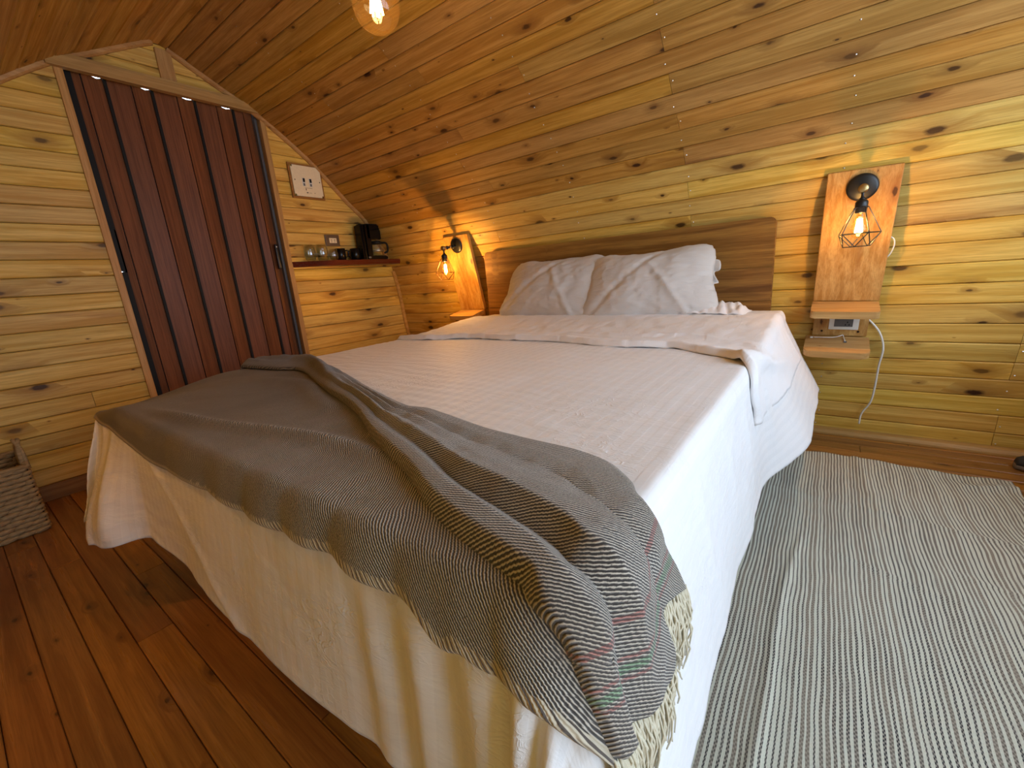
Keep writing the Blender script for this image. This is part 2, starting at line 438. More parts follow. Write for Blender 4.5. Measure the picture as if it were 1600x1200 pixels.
def shell(name, mirror, s0, s1):
    """outer skin behind the cladding, 4 cm thick"""
    bm = bmesh.new(); n = 28; rows = []
    for k in range(n+1):
        s = s0+(s1-s0)*k/n; p = prof_at(s); q = prof_at(min(s+.01, seg[-1]))-prof_at(max(s-.01, 0)); q /= np.linalg.norm(q)
        nr = np.array([q[1], -q[0]])
        rows.append([p+nr*.004, p+nr*.045])
    vs = []
    for a, b in rows:
        r = []
        for x in (XL-.03, XR+.03):
            for pt in (a, b):
                y = 2*YC-pt[0] if mirror else pt[0]
                r.append(bm.verts.new((x, y, pt[1])))
        vs.append(r)
    for a, b in zip(vs, vs[1:]):
        for i, j in ((0, 2), (2, 3), (3, 1), (1, 0)): bm.faces.new((a[i], a[j], b[j], b[i]))
    bm.faces.new((vs[0][0], vs[0][1], vs[0][3], vs[0][2])); bm.faces.new((vs[-1][0], vs[-1][2], vs[-1][3], vs[-1][1]))
    return obj(name, bm, M['insulation'], origin=(0, 0, 0))
wall_back = tag(shell('wall_back', False, 0, SC), 'curved pine clad wall behind the bed', kind='structure')
wall_front = tag(shell('wall_front', True, 0, SC), 'curved pine clad wall facing the foot of the bed', kind='structure')
ceil_a = shell('ceiling', False, SC, seg[-1]); tag(ceil_a, 'pointed arch ceiling of varnished pine boards', kind='structure')
cb = shell('ceiling_half', True, SC, seg[-1]); cb.parent = ceil_a; cb.name = 'roof_slope'

SW = .0915; S0 = .009
STUDS = (-2.70, -2.02, -1.345, -.665, .01, .70)
def nail(bm, p, nrm, r=.0035):
    n = Vector(nrm).normalized(); a = n.orthogonal().normalized(); b = n.cross(a)
    c = Vector(p); top = bm.verts.new(c+n*r*.8)
    ring = [bm.verts.new(c+(a*math.cos(k*PI/3)+b*math.sin(k*PI/3))*r) for k in range(6)]
    for k in range(6): bm.faces.new((ring[k], ring[(k+1) % 6], top))
nb = {'wall_back': bmesh.new(), 'ceiling': bmesh.new()}
nrows = int((seg[-1]-S0)/SW)
for half in (0, 1):
    for k in range(nrows+1):
        s0 = S0+SW*k; s1 = min(s0+SW, seg[-1]-.002); sm = (s0+s1)/2
        a, b = prof_at(s0), prof_at(s1)
        t = b-a; w = np.linalg.norm(t); t /= w; mid = (a+b)/2
        roof = sm > SC
        if half == 0:
            ax, ay, az = (1, 0, 0), (0, t[0], t[1]), (0, -t[1], t[0]); my = mid[0]
        else:
            ax, ay, az = (-1, 0, 0), (0, -t[0], t[1]), (0, t[1], t[0]); my = 2*YC-mid[0]
        if half == 0 and k % 2 == 1: cuts = [-.665] + ([.70] if k % 4 == 1 else [-2.70] if k % 3 == 0 else [])
        else: cuts = [random.choice((-2.02, -1.90, .70, -1.345) if half == 0 else STUDS[1:-1])]
        xs = [XL+.001]+sorted(cuts)+[XR-.001]
        par = ceil_a if roof else (wall_back if half == 0 else wall_front)
        for x0, x1 in zip(xs, xs[1:]):
            L = x1-x0-.0016
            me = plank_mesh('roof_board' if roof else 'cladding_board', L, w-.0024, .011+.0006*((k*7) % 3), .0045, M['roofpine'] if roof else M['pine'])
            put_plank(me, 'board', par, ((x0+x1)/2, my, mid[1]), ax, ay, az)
        if half == 0:
            for sx in STUDS:
                off = .012 if sx in cuts else random.uniform(-.01, .01)
                f = random.uniform(-.2, .2)*w
                pos = Vector((sx+off, my, mid[1]))+Vector(ay)*f+Vector(az)*.0128
                nail(nb['ceiling' if roof else 'wall_back'], pos, az)
tag(obj('nail_heads', nb['wall_back'], M['steel'], wall_back, origin=(0, 0, 0)), 'small bright nail heads', kind='stuff')
tag(obj('nail_heads', nb['ceiling'], M['steel'], ceil_a, origin=(0, 0, 0)), 'small bright nail heads', kind='stuff')
tag(obj('ridge_strip', bxm(((XL+XR)/2, YC, 2.508), (XR-XL-.01, .05, .014), .003), M['trim'], ceil_a), 'narrow strip along the ridge')

# floor
floor = tag(obj('floor', b2(XL-.20, XR+.05, 2*YC-2.95, 2.95, -.06, -.021), M['insulation']), 'stained brown board floor', kind='structure')
FW = .0925
for k in range(-7, 33):
    y0 = .046+FW*k
    if y0+FW > 2.92 or y0 < 2*YC-2.95: continue
    cuts = [(-2.42, -1.62, -2.05, -.9, -2.75)[k % 5], (.4, .9, -.1, .75, .2)[(k*3) % 5]]
    xs = [XL+.002]+cuts+[XR]
    for x0, x1 in zip(xs, xs[1:]):
        me = plank_mesh('floor_board', x1-x0-.002, FW-.0018, .02, .0022, M['floor'])
        put_plank(me, 'board', floor, tuple(Vector(((x0+x1)/2, y0+FW/2, -.0202-.0004*random.random()))-floor.location), (1, 0, 0), (0, 1, 0), (0, 0, 1))

# end wall with the folding door
DY0, DY1, DZ = .735, 1.718, 2.30
def endpiece(bm, poly): prism(bm, poly, XL-.055, XL-.002, 0)
bm = bmesh.new()
zs = list(np.linspace(-.02, zprof(2*YC-DY0)-.005, 22))
endpiece(bm, [(DY0, zs[0])]+[(DY0, zprof(2*YC-DY0)-.005)]+[(2*YC-yprof(z)-.01, z) for z in zs[::-1][1:]])
zs = list(np.linspace(-.02, zprof(DY1)-.005, 22))
endpiece(bm, [(DY1, zs[0])]+[(yprof(z)+.01, z) for z in zs[:-1]]+[(DY1, zprof(DY1))])
ys = np.linspace(2*YC-yprof(DZ)-.0, yprof(DZ), 20)
endpiece(bm, [(y, (zprof(y) if y >= YC else zprof(2*YC-y))+.008) for y in ys][::-1]+[(ys[0]+.001, DZ), (ys[-1]-.001, DZ)])
wall_left = tag(obj('wall_left', bm, M['insulation'], origin=(XL, YC, 0)), 'pine clad end wall around the brown folding door', kind='structure')
EW = .0912
def end_board(y0b, y1b, y0t, y1t, z0, z1):
    """board laid across the end wall, ends cut to the arch; local x runs along the board"""
    zc = (z0+z1)/2; yc = (y0b+y1b+y0t+y1t)/4
    th = .011+.0006*random.randint(0, 2); ch = .0045
    bm = bmesh.new()
    g = .0013
    cs = [(z0+g, 0), (z1-g, 0), (z1-g, th-ch), (z1-g-ch, th), (z0+g+ch, th), (z0+g, th-ch)]
    A, B = [], []
    for z, x in cs:
        f = (z-z0)/(z1-z0)
        A.append(bm.verts.new((y0b+(y0t-y0b)*f-yc, z-zc, x))); B.append(bm.verts.new((y1b+(y1t-y1b)*f-yc, z-zc, x)))
    bm.faces.new(A); bm.faces.new(B[::-1])
    for i in range(6): bm.faces.new((A[i], B[i], B[(i+1) % 6], A[(i+1) % 6]))
    bmesh.ops.recalc_face_normals(bm, faces=bm.faces)
    me = bpy.data.meshes.new('end_board'); bm.to_mesh(me); bm.free(); me.materials.append(M['pine'])
    o = bpy.data.objects.new('board', me); C.objects.link(o)
    lo = Vector((XL-.002, yc, zc))-wall_left.location
    m = Matrix(((0, 0, 1, lo.x), (1, 0, 0, lo.y), (0, 1, 0, lo.z), (0, 0, 0, 1)))
    o.matrix_basis = m; o.parent = wall_left
Z0 = 1.454-EW*15
LJ, RJ = DY0-.030, DY1+.030         # faces of the door trim
for k in range(-1, 28):
    z0 = Z0+EW*k; z1 = z0+EW
    z0 = max(z0, .0)
    if z0 > 2.50: break
    z1 = min(z1, 2.50)
    yb, yt = yprof(z0)-.004, yprof(z1)-.004
    lb, lt = 2*YC-yb, 2*YC-yt
    if z1 <= 2.27:
        if lt < LJ-.02:
            if k == 4: end_board(lb, .45, lt, .45, z0, z1); end_board(.452, LJ, .452, LJ, z0, z1)
            else: end_board(lb, LJ, lt, LJ, z0, z1)
        if yt > RJ+.02: end_board(RJ, yb, RJ, yt, z0, z1)
    elif z0 > 2.24: end_board(lb, yb, lt, yt, z0, z1)
    else:
        if lb < LJ-.01: end_board(lb, LJ, min(lt, LJ-.002), LJ, z0, z1)
        if yb > RJ+.01: end_board(RJ, yb, RJ, max(yt, RJ+.002), z0, z1)

# trims on the end wall
def arch_trim(name, mirror, s0, s1, parent=None, r=.013):
    bm = bmesh.new(); prev = None; n = 46
    for k in range(n+1):
        s = s0+(s1-s0)*k/n; p = prof_at(s); q = prof_at(min(s+.02, seg[-1]))-prof_at(max(s-.02, 0)); q /= np.linalg.norm(q)
        inn = np.array([-q[1], q[0]])
        ring = []
        for dx, dn in ((.008, .010), (.008, .010+2*r), (.008+r, .010+1.9*r), (.008+1.7*r, .010+1.3*r), (.008+1.9*r, .010)):
            pt = p+inn*dn
            ring.append(bm.verts.new((XL+dx, 2*YC-pt[0] if mirror else pt[0], pt[1])))
        if prev:
            for i in range(5): bm.faces.new((prev[i], prev[(i+1) % 5], ring[(i+1) % 5], ring[i]))
        else: bm.faces.new(ring)
        prev = ring
    bm.faces.new(prev)
    return obj(name, bm, M['trimy'], parent)
tr = tag(arch_trim('trim_1', False, .05, 1.16), 'quarter round strip under the dark corner shelf', kind='structure')
tr = tag(arch_trim('trim_2', False, 1.27, seg[-1]-.07), 'quarter round strip up the right side of the arch', kind='structure')
tr = tag(arch_trim('trim_3', True, .05, seg[-1]-.02), 'quarter round strip up the left side of the arch', kind='structure')
# door frame: two uprights, the lintel shelf, a centre post under the ridge
tag(obj('trim_4', b2(XL-.05, XL+.020, LJ-.006, DY0, 0, 2.236, .002), M['trimv']), 'left upright of the door frame', kind='structure')
tag(obj('trim_5', b2(XL-.05, XL+.020, DY1, RJ+.006, 0, 2.236, .002), M['trimv']), 'right upright of the door frame', kind='structure')
bm = b2(XL+.001, XL+.045, LJ-.035, RJ+.035, 2.237, 2.292, .002)
box(bm, (XL+.022, (LJ+RJ)/2, 2.300), (.028, RJ-LJ+.02, .016), .002)
tag(obj('trim_6', bm, M['trimy']), 'pine lintel over the folding door', kind='structure')
tag(obj('trim_7', b2(XL+.001, XL+.024, YC-.005, YC+.075, 2.31, 2.475, .002), M['trimv']), 'short post between the lintel and the ridge', kind='structure')
# skirtings
tag(obj('baseboard_left', b2(XL+.0, XL+.022, 2*YC-2.86, LJ-.006, .0, .088, .003), M['darkboard']), 'dark stained skirting of the end wall', kind='structure')
bm = bmesh.new()
prism(bm, [(2.882, 0.0), (2.846, 0.0), (2.846, .010), (2.856, .026), (2.874, .034), (2.882, .034)], XL+.02, XR-.02, 0)
tag(obj('baseboard_back', bm, M['trim']), 'pale quarter round skirting under the curved wall', kind='structure')

# glazed far end (behind the camera's right shoulder): a pine arch frame with its opening and panels shaped for the daylight
bm = bmesh.new(); n = 60
outer, inner = [], []
for k in range(n+1):
    s = seg[-1]*min(1, k/(n/2)) if k <= n/2 else seg[-1]*(1-(k-n/2)/(n/2))
    p = prof_at(s); mir = k > n/2
    y = 2*YC-p[0] if mir else p[0]
    outer.append((y, p[1])); inner.append((YC+(y-YC)*.88, .06+(p[1])*.86))
rings = []
for (yo, zo), (yi, zi) in zip(outer, inner):
    rings.append([bm.verts.new((x, y, z)) for x in (XR-.03, XR+.03) for y, z in ((yo, zo), (yi, zi))])
for a, b in zip(rings, rings[1:]):
    for i, j in ((0, 1), (1, 3), (3, 2), (2, 0)): bm.faces.new((a[i], a[j], b[j], b[i]))
for e in (rings[0], rings[-1]): bm.faces.new((e[0], e[1], e[3], e[2]))
wall_right = tag(obj('wall_right', bm, M['trimv']), 'arched pine frame of the open glazed end', kind='structure')
bm = bmesh.new()
zz_ = np.linspace(0.0, zprof(2*YC+.27)-.01, 20)
prism(bm, [(-.27, 0.0)]+[(-.27, zz_[-1])]+[(2*YC-yprof(z)-.005, z) for z in zz_[::-1]], XR-.025, XR+.025, 0)
obj('solid_panel', bm, M['trimv'], wall_right)
for y in (.42, YC+.25):
    obj('mullion', b2(XR-.02, XR+.02, y-.03, y+.03, .0, 2.20, .003), M['trimv'], wall_right)
obj('daylight_baffle', b2(XR-.022, XR+.022, .44, 2.75, .0, .90, .003), M['trimy'], wall_right)  # unseen panel added to keep low daylight off the bed's right side

# ------------------------------------------------------------------ folding door
door = thing('door_1', 'dark brown folding door of narrow vertical slats in the end wall', None, (XL-.03, (DY0+DY1)/2, 0))
tag(door, kind='structure')
ye = [.772, .814, .915, 1.032, 1.132, 1.256, 1.354, 1.476, 1.580, 1.641, 1.7045]
slit = {1: (.86, .905), 3: (1.075, 1.135), 5: (1.275, 1.345), 7: (1.50, 1.57)}
for i in range(10):
    y0, y1 = ye[i]+.003, ye[i+1]-.003
    xa, xb = (XL-.056, XL-.044) if i % 2 == 0 else (XL-.044, XL-.056)
    top0 = 2.296
    bm = bmesh.new()
    cols = [(y0, top0), (y1, top0)]
    if i in slit:
        a, b = slit[i]; a = max(a, y0+.004); b = min(b, y1-.004); m_ = (a+b)/2
        cols = [(y0, top0), (a, top0), (a+.002, 2.257), (m_, 2.2505), (b-.002, 2.257), (b, top0), (y1, top0)]
    fr, bk = [], []
    for y, z in cols:
        x = xa+(xb-xa)*(y-y0)/(y1-y0)
        fr.append((bm.verts.new((x, y, .004)), bm.verts.new((x, y, z)))); bk.append((bm.verts.new((x-.010, y, .004)), bm.verts.new((x-.010, y, z))))
    for j in range(len(cols)-1):
        bm.faces.new((fr[j][0], fr[j+1][0], fr[j+1][1], fr[j][1])); bm.faces.new((bk[j+1][0], bk[j][0], bk[j][1], bk[j+1][1]))
        bm.faces.new((fr[j][1], fr[j+1][1], bk[j+1][1], bk[j][1])); bm.faces.new((fr[j+1][0], fr[j][0], bk[j][0], bk[j+1][0]))
    for j in (0, -1): bm.faces.new((fr[j][0], fr[j][1], bk[j][1], bk[j][0]))
    obj('slat', bm, M['door'], door)
for i in range(9):                                       # black hinge strips in the folds
    x = XL-.047 if i % 2 else XL-.059
    bm = b2(x-.008, x+.002, ye[i+1]-.0075, ye[i+1]+.0075, .004, 2.29)
    obj('hinge_strip', bm, M['matblack'], door)
bm = b2(XL-.065, XL-.030, DY0+.001, .772, .012, 1.20); box(bm, (XL-.0475, .7565, 1.75), (.035, .033, 1.09))
box(bm, (XL-.0475, .7650, 1.2025), (.035, .014, .01)); box(bm, (XL-.0475, .7685, 1.32), (.035, .007, .24))
obj('side_post', bm, M['matblack'], door)
obj('side_post', b2(XL-.060, XL-.025, 1.700, DY1-.001, .012, 2.296, .002), M['slate'], door)
obj('light_stop', b2(XL-.094, XL-.086, .785, DY1+.01, .002, 2.245), M['matblack'], door)  # unseen panel added to stop daylight leaking through gaps between the slats
h = obj('handle', b2(XL-.034, XL-.012, 1.662, 1.684, 1.19, 1.37, .006), M['black'], door, smooth=True)
obj('latch_screw', bxm((XL-.011, 1.673, 1.35), (.004, .008, .008), .002), M['steel'], h)


def sstep(a, b, x):
    t = np.clip((x-a)/(b-a), 0, 1)
    return t*t*(3-2*t)
BU0, BU1, BV0 = -2.04, -0.245, 0.335       # where the mattress top starts to round over
def drop(e, r, tanf):
    """unrolled excess e past an edge -> (outward, downward)"""
    e = np.maximum(e, 0.0)
    q = r*np.pi/2
    a = np.minimum(e, q)/r
    s = np.maximum(e-q, 0)
    c = 1/np.sqrt(1+tanf*tanf)
    return r*np.sin(a) + s*tanf*c, r*(1-np.cos(a)) + s*c
def bed_point(u, v):
    """unfolded cloth coordinates -> point on the made bed (n,3)"""
    u = np.asarray(u, float); v = np.asarray(v, float)
    z = 0.705 + 0.012*np.sin(np.clip((u-BU0)/(BU1-BU0), 0, 1)*np.pi)*sstep(.33, .9, v)
    z = z + 0.045*sstep(1.75, 2.35, v)
    z = z - 0.05*sstep(-1.75, -2.1, u)*sstep(.75, .33, v)
    fr = 0.17 - .06*sstep(.6, 1.0, v) + 0.36*sstep(1.50, 1.95, v)
    ox, dx = drop(u-BU1, .075, fr)
    oxl, dxl = drop(BU0-u, .06, .09)
    oy, dy = drop(BV0-v, .06, .09)
    m = np.minimum(dy, dxl)
    # rounded corner at the foot, right: the cloth hangs round the corner like a cone
    eu = np.maximum(u-BU1, 0); ev = np.maximum(BV0-v, 0); th = np.arctan2(ev, np.maximum(eu, 1e-9))
    cr = (eu > 0) & (ev > 0)
    oc, dc = drop((eu**4+ev**4+1e-16)**.25, .075-.015*th/(PI/2), fr*(1-th/(PI/2))+.09*th/(PI/2)+.12*np.sin(2*th))
    ox = np.where(cr, oc*np.cos(th), ox); oy = np.where(cr, oc*np.sin(th), oy)
    dx = np.where(cr, dc, dx); dy_ = np.where(cr, 0*dy, dy)
    x = np.clip(u, BU0, BU1) + ox - oxl + 0.20*m
    y = np.maximum(v, BV0) - oy - 0.24*m
    dxx = np.maximum(dx, dxl)
    d = (dxx**10 + dy_**10 + 1e-16)**0.1
    d = d*(1-.10*sstep(.22, .40, m))
    wav = 0.008*np.sin(u*6.0+.8)*sstep(.1, .4, dy) + 0.003*np.sin(u*15.0)*sstep(.15, .4, dy)
    y = y - wav*sstep(.2, .05, m)
    bl = sstep(-1.62, -1.79, u)*(1-.40*sstep(-1.85, -2.04, u))*sstep(.04, .38, dy)*sstep(.35, .0, m)
    y = y - .095*bl
    d = d + .03*bl
    x = x + (0.006*np.sin(v*5.0+2.0)+0.0025*np.sin(v*17.0+np.sin(v*5)))*sstep(.1, .4, dx)
    return np.stack([x, y, z-d], -1)
def bed_surf(u, v, h):
    e = 2e-3
    p = bed_point(u, v)
    a = bed_point(u+e, v)-bed_point(u-e, v)
    b = bed_point(u, v+e)-bed_point(u, v-e)
    n = np.cross(a, b)
    n /= np.linalg.norm(n, axis=-1, keepdims=True)+1e-12
    return p + n*np.asarray(h)[..., None]

# ------------------------------------------------------------------ bed, cloths
from mathutils import noise as mnoise
def cloth_obj(name, P, attrs, mat, parent=None, closed_thick=0.0, subs=0):
    """P: (n,m,3) grid of world points -> smooth cloth mesh, with per-vertex vector attributes"""
    n, m, _ = P.shape
    o0 = np.array([P[..., 0].mean(), P[..., 1].mean(), P[..., 2].min()])
    base = np.array(wloc(parent)) if parent else np.zeros(3)
    V = (P.reshape(-1, 3)-o0)
    idx = np.arange(n*m).reshape(n, m)
    F = np.stack([idx[:-1, :-1], idx[1:, :-1], idx[1:, 1:], idx[:-1, 1:]], -1).reshape(-1, 4)
    me = bpy.data.meshes.new(name); me.from_pydata(V.tolist(), [], F.tolist())
    for p in me.polygons: p.use_smooth = True
    for k, a in attrs.items():
        a = np.asarray(a, float)
        if a.ndim == 3:
            at = me.attributes.new(k, 'FLOAT_VECTOR', 'POINT'); at.data.foreach_set('vector', a.reshape(-1).astype(np.float32))
        else:
            at = me.attributes.new(k, 'FLOAT', 'POINT'); at.data.foreach_set('value', a.reshape(-1).astype(np.float32))
    me.materials.append(mat)
    o = bpy.data.objects.new(name, me); C.objects.link(o); o.location = o0-base
    if parent: o.parent = parent
    if closed_thick:
        md = o.modifiers.new('thickness', 'SOLIDIFY'); md.thickness = closed_thick; md.offset = 0.0
    return o
def fbm(x, y, f, seed=0.0, octs=3):
    out = np.zeros(x.shape); it = np.nditer(x, flags=['multi_index'])
    for _ in it:
        i = it.multi_index
        out[i] = mnoise.fractal(Vector((x[i]*f, y[i]*f, seed)), 1.0, 2.0, octs)
    return out
def gauss(d, w): return np.exp(-(d/w)**2)

bed = thing('bed', 'king size bed base and mattress under the white coverlet', 'bed', ((BU0+BU1)/2, 1.45, 0))
obj('base', b2(-1.93, -.36, .48, 2.58, .0, .30, .006), M['darkboard'], bed)
obj('mattress', b2(-2.065, -.212, .318, 2.60, .302, .642, .05), M['sheet'], bed, smooth=True)

hbx0, hbx1 = -2.165, -.243
hb = thing('headboard', 'wide headboard of three weathered planks behind the white pillows', 'headboard', ((hbx0+hbx1)/2, 2.66, .40))
def rounded_board(x0, x1, z0, z1, y0, y1, r):
    bm = bmesh.new(); pts = [(x0, z0), (x1, z0)]
    if r:
        for k in range(7): a = PI/2*k/6; pts.append((x1-r+r*math.cos(a), z1-r+r*math.sin(a)))
        for k in range(7): a = PI/2+PI/2*k/6; pts.append((x0+r+r*math.cos(a), z1-r+r*math.sin(a)))
    else: pts += [(x1, z1), (x0, z1)]
    prism(bm, pts, y0, y1, 1)
    bmesh.ops.bevel(bm, geom=[e for e in bm.edges if abs(e.verts[0].co.y-e.verts[1].co.y) < 1e-5 and min(e.verts[0].co.y, e.verts[1].co.y) < y0+.001], offset=.004, segments=2, affect='EDGES')
    return bm
for z0, z1, r, dy in ((.9515, 1.196, .032, 0), (.7765, .950, 0, .0015), (.40, .775, 0, .0005)):
    obj('plank', rounded_board(hbx0, hbx1, z0, z1, 2.632+dy, 2.668, r), M['headboard'], hb)

# coverlet: one cloth over the whole bed, hanging at both sides and the foot
nu, nv = 270, 250
uu = np.concatenate([np.linspace(-2.455, -1.98, 50, endpoint=False), np.linspace(-1.98, -.30, 140, endpoint=False), np.linspace(-.30, .262, 80)])
vv = np.concatenate([np.linspace(-.105, .40, 80, endpoint=False), np.linspace(.40, 2.60, 170)])
U, V = np.meshgrid(uu, vv, indexing='ij')
He = .0025*fbm(U, V, 5, 3.1)+.0012*fbm(U*.7, V*2.2, 13, 8.2)
rip = np.sin(V*2*PI/.052+fbm(U, V, 1.7, 5.0)*7)*sstep(.0, .4, fbm(U, V, 1.6, 9.0)+.15)*.0011
He = He+rip*sstep(.5, .8, V)*sstep(1.75, 1.5, V)*sstep(-.25, -.42, U)
# pulls at the foot-left corner and long soft folds on the hanging sides
He = He+.012*gauss((U+1.93+.25*(V-.1)), .018)*sstep(.36, .2, V)+.010*gauss((U+1.80+.35*(V-.1)), .03)*sstep(.34, .1, V)
He = He+.007*np.sin(U*62+4*V)*sstep(-.62, -.40, U)*sstep(.24, .12, V)*sstep(.05, -.1, U)
He = He+.006*gauss(V+.55*(U+1.2)-.02, .02)*sstep(.28, .15, V)*sstep(-1.7, -1.4, U)*sstep(-.3, -.6, U)
for vc, w_, a_ in ((.75, .03, .010), (1.02, .04, .012), (1.28, .03, .010), (1.62, .05, .02), (.52, .03, .008)):
    He = He+.6*a_*gauss(V-vc-.25*(U+.1), w_)*sstep(-.2, -.02, U)*(1-.7*sstep(.05, .25, U))
Wv = np.stack([U, V, 0*U], -1)
P = bed_surf(U, V, He)
cov = tag(cloth_obj('coverlet', P, {'weave': Wv}, M['coverlet'], closed_thick=.003), 'white satin striped coverlet hanging over the bed to just above the floor', 'coverlet')

# the top sheet folded back in a band below the pillows
nb_u, nb_v = 220, 70
a = np.linspace(0, 1, nb_u); b = np.linspace(0, 1, nb_v)
ub = -2.28+a*(2.28+.012)
vf = 1.665+.03*np.sin(ub*4+1)+.012*np.sin(ub*11)-.10*sstep(-.50, -.26, ub)-.17*sstep(-.30, -.12, ub)+.02*sstep(-.12, .0, ub)
U = np.repeat(ub[:, None], nb_v, 1)
U = U+(.045*b[None, :])*sstep(-.2, 0, U)
V = vf[:, None]+(2.42-vf[:, None])*b[None, :]**1.15
d = V-vf[:, None]
He = .0065+.019*np.exp(-(d/.10)**2)*sstep(-2.2, -2.0, U)*(1-.5*sstep(-.2, -.05, U))
He = He*sstep(-.004, .022, d)+.0015
He = He+.010*gauss(d-.085-.02*np.sin(U*5), .016)*sstep(-1.9, -1.5, U)*sstep(-.35, -.6, U)+.010*gauss(d-.20-.1*(U+1.0), .02)*sstep(-1.2, -.9, U)*sstep(-.25, -.5, U)
He = He+.006*np.abs(fbm(U, V, 7, 1.0))+.003*fbm(U, V, 15, 4.0)
He = He+.018*gauss(U+.20-.30*(V-1.5), .03)*sstep(1.35, 1.5, V)*sstep(2.3, 1.8, V)
sh = tag(cloth_obj('top_sheet', bed_surf(U, V, He), {'weave': np.stack([V, U, 0*U], -1)}, M['sheet'], closed_thick=.003), 'plain white top sheet folded back in a band below the pillows', 'sheet')

def pillow(name, cx, w, h, th, cy, cz, tilt, roll, seed, yaw, label):
    n = 64
    A, B = np.meshgrid(np.linspace(-1, 1, n), np.linspace(-1, 1, n), indexing='ij')
    base = np.clip((1-np.abs(A)**2.6), 0, 1)**.75*np.clip((1-np.abs(B)**2.2), 0, 1)**.75
    sx = 1-.05*B-.05*np.abs(B)**6-.03*np.sin(B*4+seed)*np.abs(A)**4; sy = 1-.10*np.abs(A)**7-.03*np.abs(A)
    f1 = fbm(A, B*.7, 2.2, seed); f2 = fbm(A*.8+B*.5, B*.9-A*.2, 5.5, seed+3)
    wr = 1+.16*f1
    edge = sstep(1, .7, np.maximum(np.abs(A), np.abs(B)))
    pts = []
    for sgn in (1, -1):
        y = sgn*(-th/2)*base*wr
        y = y-sgn*(.0035*np.abs(f2)*edge+.009*np.exp(-(((A*.9+.35*B)-.25*np.sin(seed))/.05)**2)*sstep(-.9,-.2,-B)-.010*np.exp(-(((A*.8-.5*B)+.3)/.06)**2)*edge)-sgn*.006*np.abs(fbm(A*1.3+B*.4, B*.8, 9, seed+5))*edge+.012*fbm(A, B, 3, seed+9)*(1-edge)
        x = A*w/2*sx+.008*f2*np.abs(B)**3; z = B*h/2*sy+.010*f2*np.abs(A)**3-.015*B*np.sin(A*3+seed)*np.abs(B)
        pts.append(np.stack([x, y, z], -1))
    R = Matrix.Rotation(yaw, 3, 'Z') @ Matrix.Rotation(-tilt, 3, 'X') @ Matrix.Rotation(roll, 3, 'Y')
    R = np.array(R)
    Pf = pts[0]@R.T+np.array([cx, cy, cz]); Pb = pts[1]@R.T+np.array([cx, cy, cz])
    P = np.concatenate([Pf, Pb[::-1]], 0)          # one closed strip: front then back
    a_ = np.stack([A, B, 0*A], -1)*.4
    return tag(cloth_obj(name, P, {'weave': np.concatenate([a_, a_[::-1]+3], 0)}, M['pillowcase']), label, 'pillow', 'pillows against the headboard')
pillow('pillow', -1.475, .77, .44, .17, 2.465, .905, math.radians(30), math.radians(2), 2.3, math.radians(-4), 'white pillow on the left, partly tucked behind its neighbour')
pR = pillow('pillow', -.835, .71, .43, .18, 2.425, .895, math.radians(27), math.radians(-2.5), 7.7, math.radians(3), 'white pillow on the right with a frilled open end')
# open flange of the right pillowcase
n = 30; t_ = np.linspace(0, 1, n)[:, None]; s_ = np.linspace(0, 1, 7)[None, :]
X = -.545+.05*s_*(1+.3*np.sin(t_*19))*np.sin(t_*PI)**.4+.03*t_; Z = .80+.235*t_+.01*s_*np.sin(t_*25); Y = 2.40+.14*t_+.012*np.sin(t_*30+s_*2)*s_
cloth_obj('pillowcase_flange', np.stack([X, Y+0*X, Z+0*X], -1), {'weave': np.stack([X, Z+0*X, 0*X], -1)}, M['pillowcase'], pR, closed_thick=.004)
# crumpled end of a sheet showing right of the pillows
A, B = np.meshgrid(np.linspace(0, 1, 50), np.linspace(0, 1, 24), indexing='ij')
X = -.62+.30*A; Y = 2.33+.24*B
zz = bed_point(X, Y)[..., 2]
Hh = (.050-.022*A+.016*fbm(A*3, B, 2.5, 4.4)+.012*np.abs(np.sin(A*21+B*5)))*np.sin(np.clip(B, .02, .98)*PI)**.6*sstep(1.02, .9, A)+.006
tag(cloth_obj('folded_sheet', np.stack([X, Y, zz+Hh], -1), {'weave': np.stack([X, Y, 0*X], -1)}, M['sheet'], closed_thick=.003), 'crumpled white sheet edge lying right of the pillows', 'sheet')

# ------------------------------------------------------------------ the throw: a flat layer over the foot edge and a folded-over, bunched layer
def poly_at(pts, n, smooth=True):
    p = np.array(spline(pts, 10) if smooth else pts, float)
    L = np.r_[0, np.cumsum(np.linalg.norm(np.diff(p, axis=0), axis=1))]; s = np.linspace(0, L[-1], n)
    return np.stack([np.interp(s, L, p[:, 0]), np.interp(s, L, p[:, 1])], -1)
LOW = [(-2.085, 0.265), (-1.8, 0.222), (-1.46, 0.192), (-1.119, 0.206), (-0.91, 0.209), (-0.727, 0.217), (-0.621, 0.222), (-0.548, 0.229), (-0.487, 0.223), (-0.418, 0.224), (-0.369, 0.221), (-0.317, 0.198), (-0.288, 0.204), (-0.26, 0.199), (-0.204, 0.198), (-0.159, 0.189), (-0.088, 0.196), (-0.031, 0.231), (0.002, 0.26)]
CREASE = [(-2.115, 0.785), (-1.93, 0.795), (-1.793, 0.806), (-1.639, 0.819), (-1.249, 0.683), (-0.938, 0.586), (-0.727, 0.486), (-0.546, 0.416), (-0.444, 0.364), (-0.374, 0.336), (-0.319, 0.319), (-0.282, 0.309), (-0.239, 0.296), (-0.203, 0.279), (-0.184, 0.276), (-0.17, 0.276), (-0.145, 0.274), (-0.102, 0.26), (-0.074, 0.258), (-0.034, 0.254), (-0.017, 0.261)]
